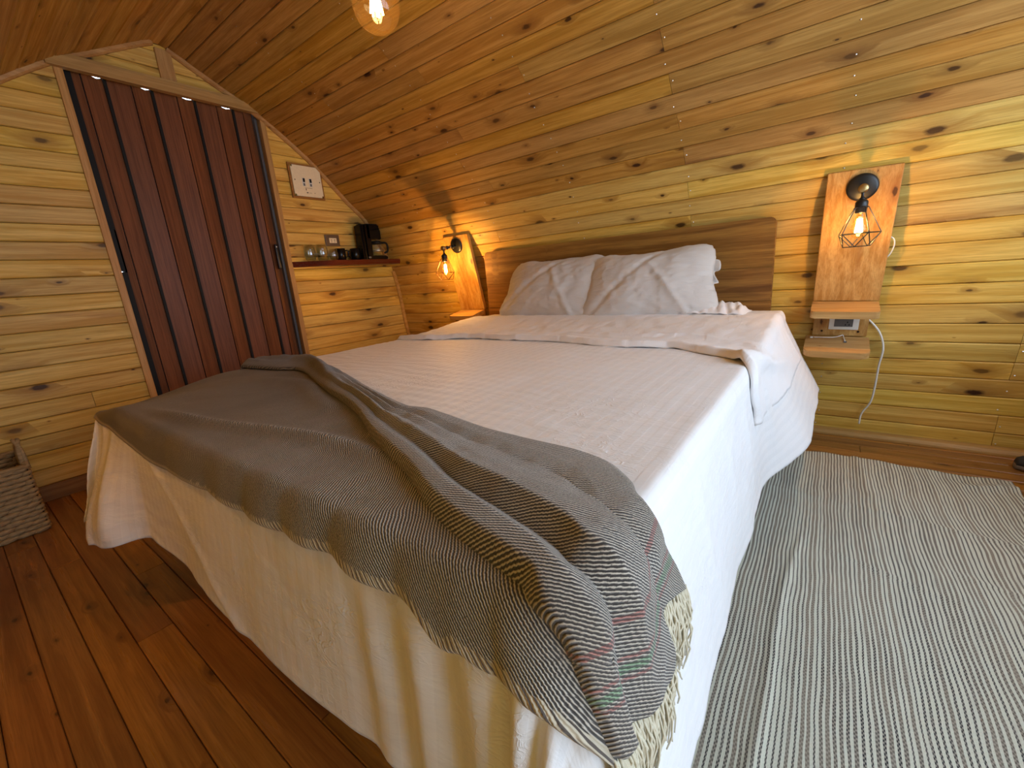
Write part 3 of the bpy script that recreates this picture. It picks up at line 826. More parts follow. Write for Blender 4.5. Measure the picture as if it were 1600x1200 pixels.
TOP = [(-2.115, 0.87), (-1.95, 0.925), (-1.86, 0.945), (-1.746, 0.949), (-1.186, 0.758), (-0.962, 0.685), (-0.812, 0.646), (-0.744, 0.658), (-0.683, 0.65), (-0.55, 0.626), (-0.433, 0.619), (-0.336, 0.617), (-0.269, 0.599), (-0.213, 0.554), (-0.178, 0.516), (-0.119, 0.527), (-0.064, 0.56), (-0.01, 0.588)]
FR = [(-0.01, 0.588), (-0.057, 0.495), (-0.057, 0.469), (-0.024, 0.475), (0.012, 0.477), (0.018, 0.444), (-0.005, 0.394), (-0.002, 0.371), (-0.01, 0.346), (-0.017, 0.261)]
def warp_x(p):
    return p
na, ma = 300, 90
lo, cr = poly_at(LOW, na), poly_at(CREASE, na)
# pair hem and crease by their u so that the lines of the cloth run straight up the bed
order = np.argsort(cr[:, 0]); 
f = np.linspace(0, 1, na)
top = cr.copy(); top[:, 1] += .05*(1-f)+.012
tt = np.linspace(0, 1, ma)[None, :, None]
G = lo[:, None, :]*(1-tt)+top[:, None, :]*tt
lx = -2.085-(-1.935)
G[..., 0] += (-.05*np.sin(np.clip(tt[..., 0]*1.6, 0, 1)*PI/2)*(1-sstep(0, .08, f))[:, None])*(1-tt[..., 0])
U, V = G[..., 0], G[..., 1]
hA = .010+.003*fbm(U, V, 6, 2.0)
def ridge(U, V, pts, w, amp, ends=.15):
    p = poly_at(pts, 60); d = np.full(U.shape, 9.0); s = np.zeros(U.shape)
    for i, q in enumerate(p):
        dd = np.hypot(U-q[0], V-q[1]); m = dd < d
        d = np.where(m, dd, d); s = np.where(m, i/59, s)
    return amp*gauss(d, w)*sstep(0, ends, s)*sstep(1, 1-ends, s)
hA = hA+ridge(U, V, [(-1.75, .330), (-1.537, .334), (-1.269, .357), (-1.021, .404), (-.847, .43), (-.717, .436), (-.60, .425), (-.50, .40)], .022, .016, .3)
hA = hA+ridge(U, V, [(-1.75, .66), (-1.45, .70), (-1.2, .62), (-.98, .55)], .03, .012)
hemwave = .014*np.abs(np.sin(f*34+1.5*np.sin(f*9)))*sstep(.25, .6, f)+.004
dv = V-lo[:, 1][:, None]
hA = hA+hemwave[:, None]*np.exp(-(dv/.045))*sstep(.0, .02, dv+.012)
jag = .0015*np.sin(f*420)[:, None]; wid = np.hypot(*(top-lo).T)[:, None]
hemA = (np.linspace(0, 1, ma)[None, :]*wid+jag < np.minimum(.009+.008*sstep(.45, .8, f)[:, None], .4*wid)).astype(float)*sstep(1, .99, f)[:, None]
PA = bed_surf(U, V, hA)
twA = np.stack([1.2*(.78*PA[..., 0]+.62*(PA[..., 1]+PA[..., 2]))+.006*fbm(U, V, 9, 6), .8*V-.6*U, 0*U+1], -1)

nbs, mbs = 340, 110
cr, tp = poly_at(CREASE, nbs), poly_at(TOP, nbs); fr = poly_at(FR[::-1], mbs)
t = np.linspace(0, 1, mbs); s = np.linspace(0, 1, nbs)
G = cr[:, None, :]*(1-t)[None, :, None]+tp[:, None, :]*t[None, :, None]
endline = cr[-1][None]*(1-t)[:, None]+tp[-1][None]*t[:, None]
G = G+sstep(.78, 1, s)[:, None, None]*(fr-endline)[None]
U, V = G[..., 0], G[..., 1]
T, SS = np.meshgrid(t, s)
def pf(knots):
    k = np.array(knots, float); return np.interp(T, k[:, 0], k[:, 1])
tube_h = .046*np.clip(np.sin(np.clip(T*.98+.02, 0, 1)*PI), 0, 1)**.55
mid = pf([(0, .004), (.04, .030), (.10, .033), (.17, .026), (.28, .043), (.40, .030), (.52, .036), (.63, .020), (.75, .028), (.90, .022), (.97, .014), (1, .004)])
end = pf([(0, .004), (.05, .030), (.12, .034), (.20, .010), (.30, .038), (.42, .030), (.52, .020), (.64, .014), (.78, .018), (.90, .014), (.97, .010), (1, .004)])
w1 = sstep(.36, .55, SS); w2 = sstep(.6, .85, SS)
hB = tube_h*(1-w1)+mid*w1*(1-w2)+end*w1*w2
hB = hB*(1-.35*sstep(.9, 1, SS))
hB = hB+.006*fbm(U, V, 7, 5)*np.sin(T*PI)+.0022*fbm(U, V, 22, 1)*np.sin(T*PI)
hB = hB+.009*(1-sstep(.30, .5, SS))*np.sin(T*9+SS*14)*np.sin(T*PI)
# the folded edge bulges a little over the lower layer
V = V-(.012*gauss(T-.05, .06))*(1-.3*SS)
PB = bed_surf(U, V, hB+.008)
bend = np.where(U > -.27, .62*(U+.27), 0)
fp_ = poly_at([FR[0], (-.030, .50), (-.004, .43), (-.008, .35), FR[-1]], 80)
dist = np.min(np.hypot(U[..., None]-fp_[:, 0], V[..., None]-fp_[:, 1]), -1)
twB = np.stack([PB[..., 1]+PB[..., 2]-.6*hB-.32*PB[..., 0]+.006*fbm(U, V, 8, 3), U+.3*V, dist+.004*fbm(U, V, 9, 2)], -1)

def joined_cloth(name, grids, mat):
    Vs, Fs, tw, hm = [], [], [], []; off = 0
    for P, a_, h_ in grids:
        n, m, _ = P.shape
        idx = np.arange(n*m).reshape(n, m)+off; off += n*m
        Fs.append(np.stack([idx[:-1, :-1], idx[1:, :-1], idx[1:, 1:], idx[:-1, 1:]], -1).reshape(-1, 4))
        Vs.append(P.reshape(-1, 3)); tw.append(a_.reshape(-1, 3)); hm.append(h_.reshape(-1))
    Vs = np.concatenate(Vs); Fs = np.concatenate(Fs); o0 = np.array([Vs[:, 0].mean(), Vs[:, 1].mean(), Vs[:, 2].min()])
    me = bpy.data.meshes.new(name); me.from_pydata((Vs-o0).tolist(), [], Fs.tolist())
    for p in me.polygons: p.use_smooth = True
    at = me.attributes.new('twill', 'FLOAT_VECTOR', 'POINT'); at.data.foreach_set('vector', np.concatenate(tw).reshape(-1).astype(np.float32))
    at = me.attributes.new('hem', 'FLOAT', 'POINT'); at.data.foreach_set('value', np.concatenate(hm).astype(np.float32))
    me.materials.append(mat)
    o = bpy.data.objects.new(name, me); C.objects.link(o); o.location = o0
    md = o.modifiers.new('thickness', 'SOLIDIFY'); md.thickness = .005; md.offset = 0
    return o
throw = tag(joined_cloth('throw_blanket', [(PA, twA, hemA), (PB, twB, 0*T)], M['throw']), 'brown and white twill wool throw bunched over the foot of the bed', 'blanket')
# fringe of loose yarns along its right end
bm = bmesh.new()
ed = poly_at(FR, 130)
for i, (u0, v0) in enumerate(ed):
    tg = ed[min(i+1, 129)]-ed[max(i-1, 0)]; tg /= np.linalg.norm(tg)
    nrm = np.array([-tg[1], tg[0]]); nrm = nrm if nrm[0] > 0 else -nrm
    for k in range(2):
        Lg = random.uniform(.065, .12)
        dr = nrm*.45+np.array([.9, random.uniform(-.35, .15)]); dr /= np.linalg.norm(dr)
        cu = random.uniform(-.5, .5)
        pu, pv, hh = [], [], []
        for q in np.linspace(0, 1, 6):
            side = np.array([-dr[1], dr[0]])*cu*.02*math.sin(q*PI)*1.2
            pu.append(u0+dr[0]*Lg*q+side[0]-.004); pv.append(v0+dr[1]*Lg*q+side[1]+random.uniform(-.001, .001)); hh.append(.012+.012*math.sin(q*PI*.9)*random.uniform(.3, 1.2)-.004*q)
        pts = bed_surf(np.array(pu), np.array(pv), np.array(hh))
        tube(bm, pts, .0017, 5, [1, 1, 1, .95, .85, .6])
tag(obj('fringe', bm, M['fringe'], throw, smooth=True), 'cream wool fringe', kind='stuff')

# ------------------------------------------------------------------ rug
nx, ny = 150, 260
A, B = np.meshgrid(np.linspace(-.345, .705, nx), np.linspace(.05, 2.53, ny), indexing='ij')
edge = .012*np.sin(A*9)+.006*np.sin(A*31)
Yr = B+edge*sstep(2.2, 2.5, B)-.02*(A-.2)*sstep(1.5, 2.5, B)
Xr = A+.012*np.sin(B*4.2+.6)*sstep(.3, .7, A)+.006*np.sin(B*11)*sstep(.55, .7, A)+.020*np.sin(B*2.2)*.3+.004*np.sin(B*16+A*5)*sstep(.2,.6,A)
Hr = .004+.003*np.abs(fbm(A, B, 4, 2))+.0075*gauss(A+.035-.06*(B-1.2)+.01*np.sin(B*6), .012)*sstep(1.75, 1.6, B)*sstep(.2, .5, B)
Hr = Hr+.007*gauss(B-1.62+.35*(A-.1), .012)*sstep(-.2, 0, A)*sstep(.45, .2, A)+.006*gauss(A-.24-.12*(2-B), .016)*sstep(1.7, 1.9, B)
Hr = Hr+.006*gauss(B-2.02+.12*A, .012)+.005*gauss(B-1.80+.3*A, .010)*sstep(.2, .5, A)+.014*gauss(B-2.42-.02*np.sin(A*20), .03)*sstep(.45, .62, A)
Hr = Hr+.004*gauss(A-.42-.25*(1.4-B), .03)*sstep(1.9, 1.5, B)
rug = tag(cloth_obj('rug', np.stack([Xr, Yr, Hr], -1), {'weave': np.stack([A, B, 0*A], -1)}, M['rug'], closed_thick=.003), 'grey and cream striped woven rug on the floor right of the bed', 'rug')

# ------------------------------------------------------------------ bedside lamp boards and wall lamps
TH = math.radians(12.6)
def wall_lamp(Lm, m3, eyz, words, near, power):
    lt = thing('wall_lamp', words, 'lamp', tuple(Lm(0)), 'caged wall lamps')
    bm = bmesh.new(); lathe(bm, [(.057, 0), (.058, .006), (.055, .012), (.046, .0155), (.018, .018)], tuple(Lm(.0005)), 36, mtx=m3)
    obj('base_plate', bm, M['black'], lt, smooth=True)
    p0 = Lm(.014); ex, ey, ez = p0.x, eyz[0], eyz[1]
    bm = bmesh.new(); tube(bm, [p0, (ex, ey, ez)], .0095, 14); obj('arm', bm, M['black'], lt, smooth=True)
    yr = Matrix.Rotation(PI/2, 3, 'X')
    for f in (.25, .5, .72):
        c = p0.lerp(Vector((ex, ey, ez)), f)
        bm = bmesh.new(); lathe(bm, [(.0105, -.006), (.0145, -.005), (.0145, .005), (.0105, .006)], c, 18, mtx=yr)
        obj('joint_ring', bm, M['brass'] if f == .5 else M['black'], lt, smooth=True)
    bm = bmesh.new(); lathe(bm, [(.0, -.0175), (.014, -.017), (.0175, -.013), (.0175, .014), (.012, .017)], (ex, ey, ez), 22, mtx=yr)
    tag(obj('end_cap', bm, M['brass'], lt, smooth=True), 'brass coloured end cap')
    bm = bmesh.new(); lathe(bm, [(.0075, .0), (.0055, -.006), (.0055, -.020), (.011, -.026), (.012, -.030)], (ex, ey, ez-.014), 16)
    obj('swivel', bm, M['black'], lt, smooth=True)
    zt = ez-.043
    bm = bmesh.new(); lathe(bm, [(.010, 0), (.0195, -.006), (.0225, -.012), (.0225, -.034), (.020, -.037), (.020, -.052), (.0175, -.055), (.0, -.055)], (ex, ey, zt), 24)
    obj('socket', bm, M['black'], lt, smooth=True)
    # cage
    bm = bmesh.new(); n5 = 5; zc = zt-.036
    def ring(r, z, off): return [Vector((ex+r*math.cos(2*PI*(k+off)/n5), ey+r*math.sin(2*PI*(k+off)/n5), z)) for k in range(n5)]
    A_, B_, D_ = ring(.026, zc+.004, .1), ring(.077, zt-.138, .1), ring(.049, zt-.192, .6)
    for k in range(n5):
        for p, q in ((A_[k], A_[(k+1) % n5]), (A_[k], B_[k]), (B_[k], B_[(k+1) % n5]), (B_[k], D_[k]), (B_[(k+1) % n5], D_[k]), (D_[k], D_[(k+1) % n5])):
            tube(bm, [p, q], .0019, 6)
    obj('cage', bm, M['copper'] if near else M['black'], lt)
    bm = bmesh.new(); zb = zt-.050
    lathe(bm, [(.013, 0), (.014, -.012), (.020, -.032), (.027, -.054), (.0295, -.072), (.027, -.088), (.020, -.101), (.010, -.108), (.0, -.1095)], (ex, ey, zb), 24)
    bulb = obj('bulb', bm, M['amberglass'], lt, smooth=True)
    bm = bmesh.new()
    for k in range(4):
        a_ = 2*PI*k/4
        tube(bm, [(ex+.006*math.cos(a_), ey+.006*math.sin(a_), zb-.028), (ex+.011*math.cos(a_), ey+.011*math.sin(a_), zb-.084)], .0042, 6)
    obj('filament', bm, M['filament'], bulb)
    ld = bpy.data.lights.new('bulb_light', 'POINT'); ld.energy = power; ld.color = WARM; ld.shadow_soft_size = .012
    lo_ = bpy.data.objects.new('bulb_light', ld); C.objects.link(lo_); lo_.location = Vector((ex, ey, zb-.055))-wloc(lt); lo_.parent = lt
def bedside(x0, roll, side_words, near):
    """leaning board on the curved wall with two shelves; L maps (across, down, out) to the room"""
    T0 = Vector((x0, 2.588, 1.345))
    Xd = Vector((1, 0, 0)); D = Vector((0, math.sin(TH), -math.cos(TH))); N = Vector((0, -math.cos(TH), -math.sin(TH)))
    Rr = Matrix.Rotation(roll, 3, N); Xd = Rr @ Xd; D = Rr @ D
    def L(a, s, d): return T0+Xd*a+D*s+N*d
    m3 = Matrix((Xd, D, N)).transposed()
    def slab(a0, a1, s0, s1, d0, d1, bev=.004):
        bm = bmesh.new()
        r = box(bm, (0, 0, 0), (a1-a0, s1-s0, d1-d0), bev)
        vs = list(bm.verts)
        bmesh.ops.rotate(bm, verts=vs, cent=(0, 0, 0), matrix=m3)
        bmesh.ops.translate(bm, verts=vs, vec=L((a0+a1)/2, (s0+s1)/2, (d0+d1)/2))
        return bm
    def shelf(a0, a1, s0, s1, depth, rad):
        bm = bmesh.new(); pts = [(a0, .001), (a1, .001)]
        for k in range(7): q = PI/2*k/6; pts.append((a1-rad+rad*math.cos(q), depth-rad+rad*math.sin(q)))
        for k in range(7): q = PI/2+PI/2*k/6; pts.append((a0+rad+rad*math.cos(q), depth-rad+rad*math.sin(q)))
        vlo = [bm.verts.new(L(p, s0, d)) for p, d in pts]; vhi = [bm.verts.new(L(p, s1, d)) for p, d in pts]
        n = len(pts); fa = bm.faces.new(vlo); fb = bm.faces.new(vhi[::-1])
        for i in range(n): bm.faces.new((vlo[i], vhi[i], vhi[(i+1) % n], vlo[(i+1) % n]))
        bmesh.ops.bevel(bm, geom=list(fa.edges)+list(fb.edges), offset=.003, segments=2, affect='EDGES')
        return bm
    t = thing('bedside_board', side_words[0], 'wall shelf', tuple(L(0, .82, -.02)), 'lamp boards either side of the bed')
    obj('backboard', slab(-.132, .132, 0, .602, -.030, 0), M['board'], t)
    obj('shelf', shelf(-.134, .131, .602, .638, .165, .018), M['shelfpine'], t)
    obj('lower_panel', slab(-.118, .108, .638, .79, -.034, -.004), M['board'], t)
    obj('lower_shelf', shelf(-.145, .118, .79, .822, .215, .035), M['shelfpine'], t)
    pb = obj('outlet_plate', slab(-.052, .070, .668, .752, -.004, .006, .003), M['greyplate'], t)
    tag(pb, 'light grey outlet plate')
    ins = obj('outlet_insert', slab(-.030, .046, .690, .735, .006, .0085, .001), M['slate'], pb)
    bm = bmesh.new()
    for a_, s_ in ((.016, .724), (.031, .724), (.0235, .710)):
        vs = box(bm, (0, 0, 0), (.005, .006, .002)); bmesh.ops.rotate(bm, verts=vs, cent=(0, 0, 0), matrix=m3); bmesh.ops.translate(bm, verts=vs, vec=L(a_, s_, .0092))
    obj('outlet_slot', bm, M['matblack'], pb)
    for a_ in (-.078, .072):
        bm = bmesh.new(); lathe(bm, [(.0055, 0), (.005, .002), (.002, .0025)], tuple(L(a_, .764, -.004)), 10, mtx=m3)
        obj('screw', bm, M['matblack'], t)
    bm = bmesh.new(); lathe(bm, [(.004, 0), (.003, .001)], tuple(L(-.055, .29, .0)), 8, mtx=m3); obj('screw', bm, M['matblack'], t)
    wall_lamp(lambda d: L(0, .075, d), m3, (2.452, 1.250), side_words[1], near, P_SCONCE['left' if near else 'right'])
    return L, m3
Lr, _m = bedside(.082, math.radians(-1.3), ('pine lamp board with two shelves on the wall right of the headboard', 'black caged wall lamp glowing on the right hand board'), False)
Ll, _m2 = bedside(-2.412, 0.0, ('pine lamp board on the wall left of the headboard, near the corner', 'black caged wall lamp glowing on the left hand board near the coffee shelf'), True)

# a third lamp of the same kind on the wall the bed faces (unseen, assumed and added): it warms the foot of the bed and the end wall
_z = 1.46; _y = 2*YC-yprof(_z); _t = np.array([-(yprof(_z+.02)-yprof(_z-.02)), .04]); _t /= np.linalg.norm(_t)
_D = Vector((0, -_t[0], -_t[1])); _N = Vector((0, _t[1], -_t[0])); _X = _D.cross(_N)
_m4 = Matrix((_X, _D, _N)).transposed()
wall_lamp(lambda d: Vector((-1.6, _y, _z))+_N*(.012+d), _m4, (_y+.155, 1.44), 'unseen black caged wall lamp, assumed on the wall opposite the headboard', False, P_FRONT)

bm = bmesh.new(); tube(bm, spline([tuple(Lr(.06, .67, -.048)), (0.182, 2.772, 0.648), (0.222, 2.772, 0.592), (0.243, 2.77, 0.516), (0.237, 2.79, 0.42), (0.235, 2.81, 0.306), (0.227, 2.825, 0.217), (0.198, 2.838, 0.145), (0.193, 2.842, 0.084)], 8), .0046, 8)
tag(obj('power_cord', bm, M['cable'], smooth=True), 'white power cord hanging from the right hand lamp board to the floor', 'cord')
bm = bmesh.new(); tube(bm, spline([tuple(Lr(.120, .30, -.012)), tuple(Lr(.142, .315, -.014)), tuple(Lr(.148, .345, -.014)), tuple(Lr(.138, .385, -.014)), tuple(Lr(.118, .41, -.014))], 6), .003, 8)
tag(obj('lamp_wire', bm, M['cable'], smooth=True), 'short loop of white wire behind the edge of the right hand lamp board', 'wire')
cb_ = thing('charging_cable', 'short white charging cable lying on the lower shelf of the right hand lamp board', 'cable', tuple(Lr(-.03, .789, .05)))
bm = bmesh.new(); tube(bm, spline([tuple(Lr(-.108, .786, .035)), tuple(Lr(-.07, .786, .034)), tuple(Lr(-.03, .786, .030)), tuple(Lr(.0, .782, .018)), tuple(Lr(.012, .779, .010)), tuple(Lr(.016, .784, .03)), tuple(Lr(.022, .787, .075))], 8), .0022, 8); obj('lead', bm, M['cable'], cb_, smooth=True)
for a_, d_ in ((-.118, .036), (.0225, .085)):
    bm = bmesh.new(); box(bm, tuple(Lr(a_, .7865, d_)), (.013, .008, .007), .0015); obj('plug', bm, M['cable'] if a_ < 0 else M['slate'], cb_)

# ------------------------------------------------------------------ pendant bulb under the ridge
px_, py_, pz_ = -1.358, 1.18, 1.945
pt = thing('pendant_bulb', 'large amber globe bulb glowing on a cord below the ceiling ridge', 'lamp', (px_, py_, 2.50))
bm = bmesh.new(); lathe(bm, [(.035, 0), (.035, -.018), (.008, -.024)], (px_, py_, 2.502), 20); obj('ceiling_rose', bm, M['black'], pt, smooth=True)
bm = bmesh.new(); tube(bm, [(px_, py_, 2.485), (px_, py_, 2.13)], .0035, 8); obj('cord', bm, M['black'], pt, smooth=True)
bm = bmesh.new(); lathe(bm, [(.006, .05), (.018, .045), (.022, .03), (.022, -.03), (.019, -.033)], (px_, py_, 2.095), 20); obj('socket', bm, M['black'], pt, smooth=True)
bm = bmesh.new(); prf = [(.018, .125), (.021, .105)]+[(.080*math.sin(a_), .080*math.cos(a_)) for a_ in np.linspace(.42, PI, 16)]
prf[-1] = (0.0, -.080)
lathe(bm, prf, (px_, py_, pz_), 32); gl_ = obj('globe', bm, M['globeglass'], pt, smooth=True)
bm = bmesh.new()
for k in range(6):
    a_ = 2*PI*k/6
    tube(bm, [(px_+.010*math.cos(a_), py_+.010*math.sin(a_), pz_+.050), (px_+.021*math.cos(a_), py_+.021*math.sin(a_), pz_-.022)], .0034, 6)
obj('filament', bm, M['filament'], gl_)
bm = bmesh.new(); lathe(bm, [(.008, .11), (.006, .05), (.003, -.03)], (px_, py_, pz_), 10); obj('stem', bm, M['glass'], gl_, smooth=True)
ld = bpy.data.lights.new('globe_light', 'POINT'); ld.energy = P_PENDANT; ld.color = WARM; ld.shadow_soft_size = .02
lo_ = bpy.data.objects.new('globe_light', ld); C.objects.link(lo_); lo_.location = Vector((px_, py_, pz_))-wloc(pt); lo_.parent = pt

# ------------------------------------------------------------------ things on and by the end wall
# cream twin switch plate in a thin wooden frame
sy0, sy1, sz0, sz1 = 1.872, 2.108, 1.722, 1.944
sp_ = thing('switch_plate', 'cream twin switch plate in a thin wooden frame right of the door', 'switch', (XL+.01, (sy0+sy1)/2, sz0-.012))
bm = bmesh.new()
for y0, y1, z0, z1 in ((sy0-.016, sy1+.012, sz1, sz1+.014), (sy0-.016, sy1+.012, sz0-.014, sz0), (sy0-.016, sy0, sz0, sz1), (sy1, sy1+.012, sz0, sz1)):
    box(bm, (XL+.017, (y0+y1)/2, (z0+z1)/2), (.016, y1-y0, z1-z0), .002)
obj('frame', bm, M['darkboard'], sp_)
bm = bmesh.new(); box(bm, (0, 0, 0), (.009, sy1-sy0-.002, sz1-sz0-.002), .0)
bmesh.ops.bevel(bm, geom=[e for e in bm.edges if abs(e.verts[0].co.x-e.verts[1].co.x) > .001], offset=.014, segments=4, affect='EDGES')
bmesh.ops.translate(bm, verts=bm.verts, vec=(XL+.0235, (sy0+sy1)/2, (sz0+sz1)/2)); fp_ = obj('plate', bm, M['cream'], sp_)
for dy in (-.024, .030):
    y = (sy0+sy1)/2-.006+dy
    sl = obj('switch', b2(XL+.027, XL+.030, y-.012, y+.012, 1.796, 1.856, .001), M['greyplate'], sp_)
    obj('rocker', b2(XL+.029, XL+.037, y-.007, y+.007, 1.826, 1.853, .003), M['matblack'], sl)
    obj('label_slot', b2(XL+.029, XL+.0305, y-.006, y+.006, 1.800, 1.818, .0005), M['slate'], sl)
for y in (sy0+.020, sy1-.016):
    bm = bmesh.new(); lathe(bm, [(.0045, 0), (.004, .0015), (.0, .002)], (XL+.0278, y, 1.838), 10, mtx=Matrix.Rotation(PI/2, 3, 'Y')); obj('screw', bm, M['matblack'], sp_)
bm = bmesh.new()
for y0, y1, z0, z1 in ((1.962, 2.022, 1.785, 1.787), (1.966, 1.972, 1.768, 1.782), (1.970, 1.983, 1.748, 1.756), (1.990, 2.012, 1.750, 1.752), (2.034, 2.039, 1.750, 1.756)):
    box(bm, (XL+.0282, (y0+y1)/2, (z0+z1)/2), (.0006, y1-y0, z1-z0))
tag(obj('printed_marks', bm, M['bronzeplate'], fp_), kind='stuff')

# dark outlet above the shelf
ot = thing('wall_outlet', 'small dark bronze outlet on the end wall above the corner shelf', 'outlet', (XL+.01, 2.125, 1.357))
obj('plate', b2(XL+.009, XL+.020, 2.062, 2.189, 1.357, 1.447, .004), M['bronzeplate'], ot)
ic = obj('insert', b2(XL+.019, XL+.023, 2.095, 2.160, 1.381, 1.420, .001), M['cream'], ot)
bm = bmesh.new()
for y in (2.108, 2.116, 2.138, 2.146): box(bm, (XL+.0235, y, 1.404), (.0012, .0025, .012))
for y in (2.112, 2.142): box(bm, (XL+.0235, y, 1.390), (.0012, .006, .006))
obj('outlet_slot', bm, M['matblack'], ic)

# live-edged dark red shelf in the corner
bm = bmesh.new()
front = spline([(1.752, .012), (1.80, .030), (1.86, .060), (1.93, .100), (2.02, .130), (2.15, .142), (2.32, .150), (2.5, .158), (2.66, .162)], 5)
pts = [(XL+.013, 1.750)]+[(XL+.013+d, y) for y, d in front]+[(XL+.176, 2.678), (XL+.013, 2.690)]
lo_v = [bm.verts.new((x-.016*(0 if i in (0, len(pts)-1) else 1), y, 1.196)) for i, (x, y) in enumerate(pts)]
hi_v = [bm.verts.new((x, y, 1.236)) for x, y in pts]
bm.faces.new(lo_v[::-1]); bm.faces.new(hi_v); n = len(pts)
for i in range(n): bm.faces.new((lo_v[i], lo_v[(i+1) % n], hi_v[(i+1) % n], hi_v[i]))
tag(obj('corner_shelf', bm, M['redwood']), 'dark red live edged shelf in the corner right of the door', 'shelf')
ZS = 1.2362
def tumbler(x, y, r, h, words):
    bm = bmesh.new(); lathe(bm, [(r*.55, 0), (r*.85, h*.10), (r, h*.38), (r*.97, h*.6), (r*.80, h), (r*.76, h), (r*.92, h*.6), (r*.95, h*.38), (r*.80, h*.13), (0, h*.07)], (x, y, ZS), 28)
    return tag(obj('drinking_glass', bm, M['glass'], smooth=True), words, 'glass', 'clear glasses on the corner shelf')
tumbler(XL+.060, 1.885, .045, .125, 'clear rounded glass nearest the door on the corner shelf')
tumbler(XL+.066, 1.986, .048, .130, 'clear rounded glass between the first glass and the black mugs')
tumbler(XL+.120, 2.050, .036, .085, 'small clear glass in front, beside the first black mug')
def mug(x, y, ang, words):
    t = thing('mug', words, 'mug', (x, y, ZS), 'black mugs on the corner shelf')
    bm = bmesh.new(); lathe(bm, [(.036, 0), (.040, .004), (.041, .092), (.0385, .094), (.037, .09), (.036, .008), (0, .006)], (x, y, ZS), 26); obj('body', bm, M['blackplastic'], t, smooth=True)
    bm = bmesh.new(); d = Vector((math.cos(ang), math.sin(ang), 0))
    tube(bm, spline([tuple(Vector((x, y, ZS+.076))+d*.038), tuple(Vector((x, y, ZS+.078))+d*.062), tuple(Vector((x, y, ZS+.05))+d*.070), tuple(Vector((x, y, ZS+.026))+d*.058), tuple(Vector((x, y, ZS+.022))+d*.038)], 6), .0052, 8); obj('handle', bm, M['blackplastic'], t, smooth=True)
mug(XL+.085, 2.135, math.radians(80), 'black mug with its handle turned right, next to the small glass')
mug(XL+.100, 2.265, math.radians(200), 'black mug standing against the coffee maker')
# coffee maker
cx = XL+.092
cm = thing('coffee_maker', 'glossy black drip coffee maker in the corner of the dark shelf', 'coffee maker', (cx, 2.42, ZS))
def rbox(x0, x1, y0, y1, z0, z1, r):
    bm = bmesh.new(); box(bm, (0, 0, 0), (x1-x0, y1-y0, z1-z0))
    bmesh.ops.bevel(bm, geom=[e for e in bm.edges if abs(e.verts[0].co.z-e.verts[1].co.z) > .001], offset=r, segments=5, affect='EDGES')
    bmesh.ops.bevel(bm, geom=[e for e in bm.edges if abs(e.verts[0].co.z-e.verts[1].co.z) < .0001], offset=.005, segments=2, affect='EDGES')
    bmesh.ops.translate(bm, verts=bm.verts, vec=((x0+x1)/2, (y0+y1)/2, (z0+z1)/2)); return bm
obj('base', rbox(cx-.070, cx+.070, 2.325, 2.575, ZS+.0005, ZS+.032, .03), M['blackplastic'], cm, smooth=False)
obj('tank', rbox(cx-.068, cx+.068, 2.325, 2.425, ZS+.031, ZS+.285, .03), M['blackplastic'], cm)
hd = obj('brew_head', rbox(cx-.068, cx+.068, 2.327, 2.540, ZS+.170, ZS+.286, .045), M['blackplastic'], cm)
obj('lid', rbox(cx-.062, cx+.062, 2.335, 2.53, ZS+.285, ZS+.293, .04), M['matblack'], hd)
obj('switch', b2(cx+.068, cx+.073, 2.35, 2.375, ZS+.010, ZS+.024, .002), M['slate'], cm)
bm = bmesh.new(); yc_ = 2.498
lathe(bm, [(.040, 0), (.050, .008), (.056, .04), (.054, .07), (.042, .105), (.040, .112)], (cx, yc_, ZS+.033), 28)
cf = obj('carafe', bm, M['glass'], cm, smooth=True)
bm = bmesh.new(); lathe(bm, [(.0, .127), (.036, .126), (.043, .118), (.043, .104), (.041, .100)], (cx, yc_, ZS+.033), 24); obj('carafe_lid', bm, M['matblack'], cf, smooth=True)
bm = bmesh.new(); tube(bm, spline([(cx+.028, yc_+.034, ZS+.142), (cx+.045, yc_+.066, ZS+.140), (cx+.052, yc_+.078, ZS+.11), (cx+.050, yc_+.074, ZS+.07), (cx+.038, yc_+.048, ZS+.055)], 6), .0085, 8); obj('carafe_handle', bm, M['matblack'], cf, smooth=True)
bm = bmesh.new(); lathe(bm, [(.0545, .038), (.0575, .039), (.0575, .047), (.0545, .048)], (cx, yc_, ZS+.033), 28); obj('carafe_band', bm, M['steel'], cf, smooth=True)

# ------------------------------------------------------------------ wicker basket against the end wall
bx0, bx1, by0, by1, bz = -3.285, -2.905, -.335, .105, .325
bk = thing('wicker_basket', 'square woven wicker basket on the floor at the left edge', 'basket', ((bx0+bx1)/2, (by0+by1)/2, 0))
bm = bmesh.new(); rnd = random.Random(5)
rows = 15
def strand(bm, p, q, r, up):
    """flattened lozenge strand from p to q"""
    p, q = Vector(p), Vector(q); d = q-p; n = d.cross(Vector((0, 0, 1))).normalized()
    ring_pts = []
    for f, k in ((0, .35), (.3, 1), (.7, 1), (1, .35)):
        c = p+d*f
        ring_pts.append([bm.verts.new(c+n*r*.75*k*math.cos(a_)+Vector((0, 0, 1))*r*k*math.sin(a_)) for a_ in (0, PI/3, 2*PI/3, PI, 4*PI/3, 5*PI/3)])
    for a_, b_ in zip(ring_pts, ring_pts[1:]):
        for k in range(6): bm.faces.new((a_[k], a_[(k+1) % 6], b_[(k+1) % 6], b_[k]))
    bm.faces.new(ring_pts[0][::-1]); bm.faces.new(ring_pts[-1])
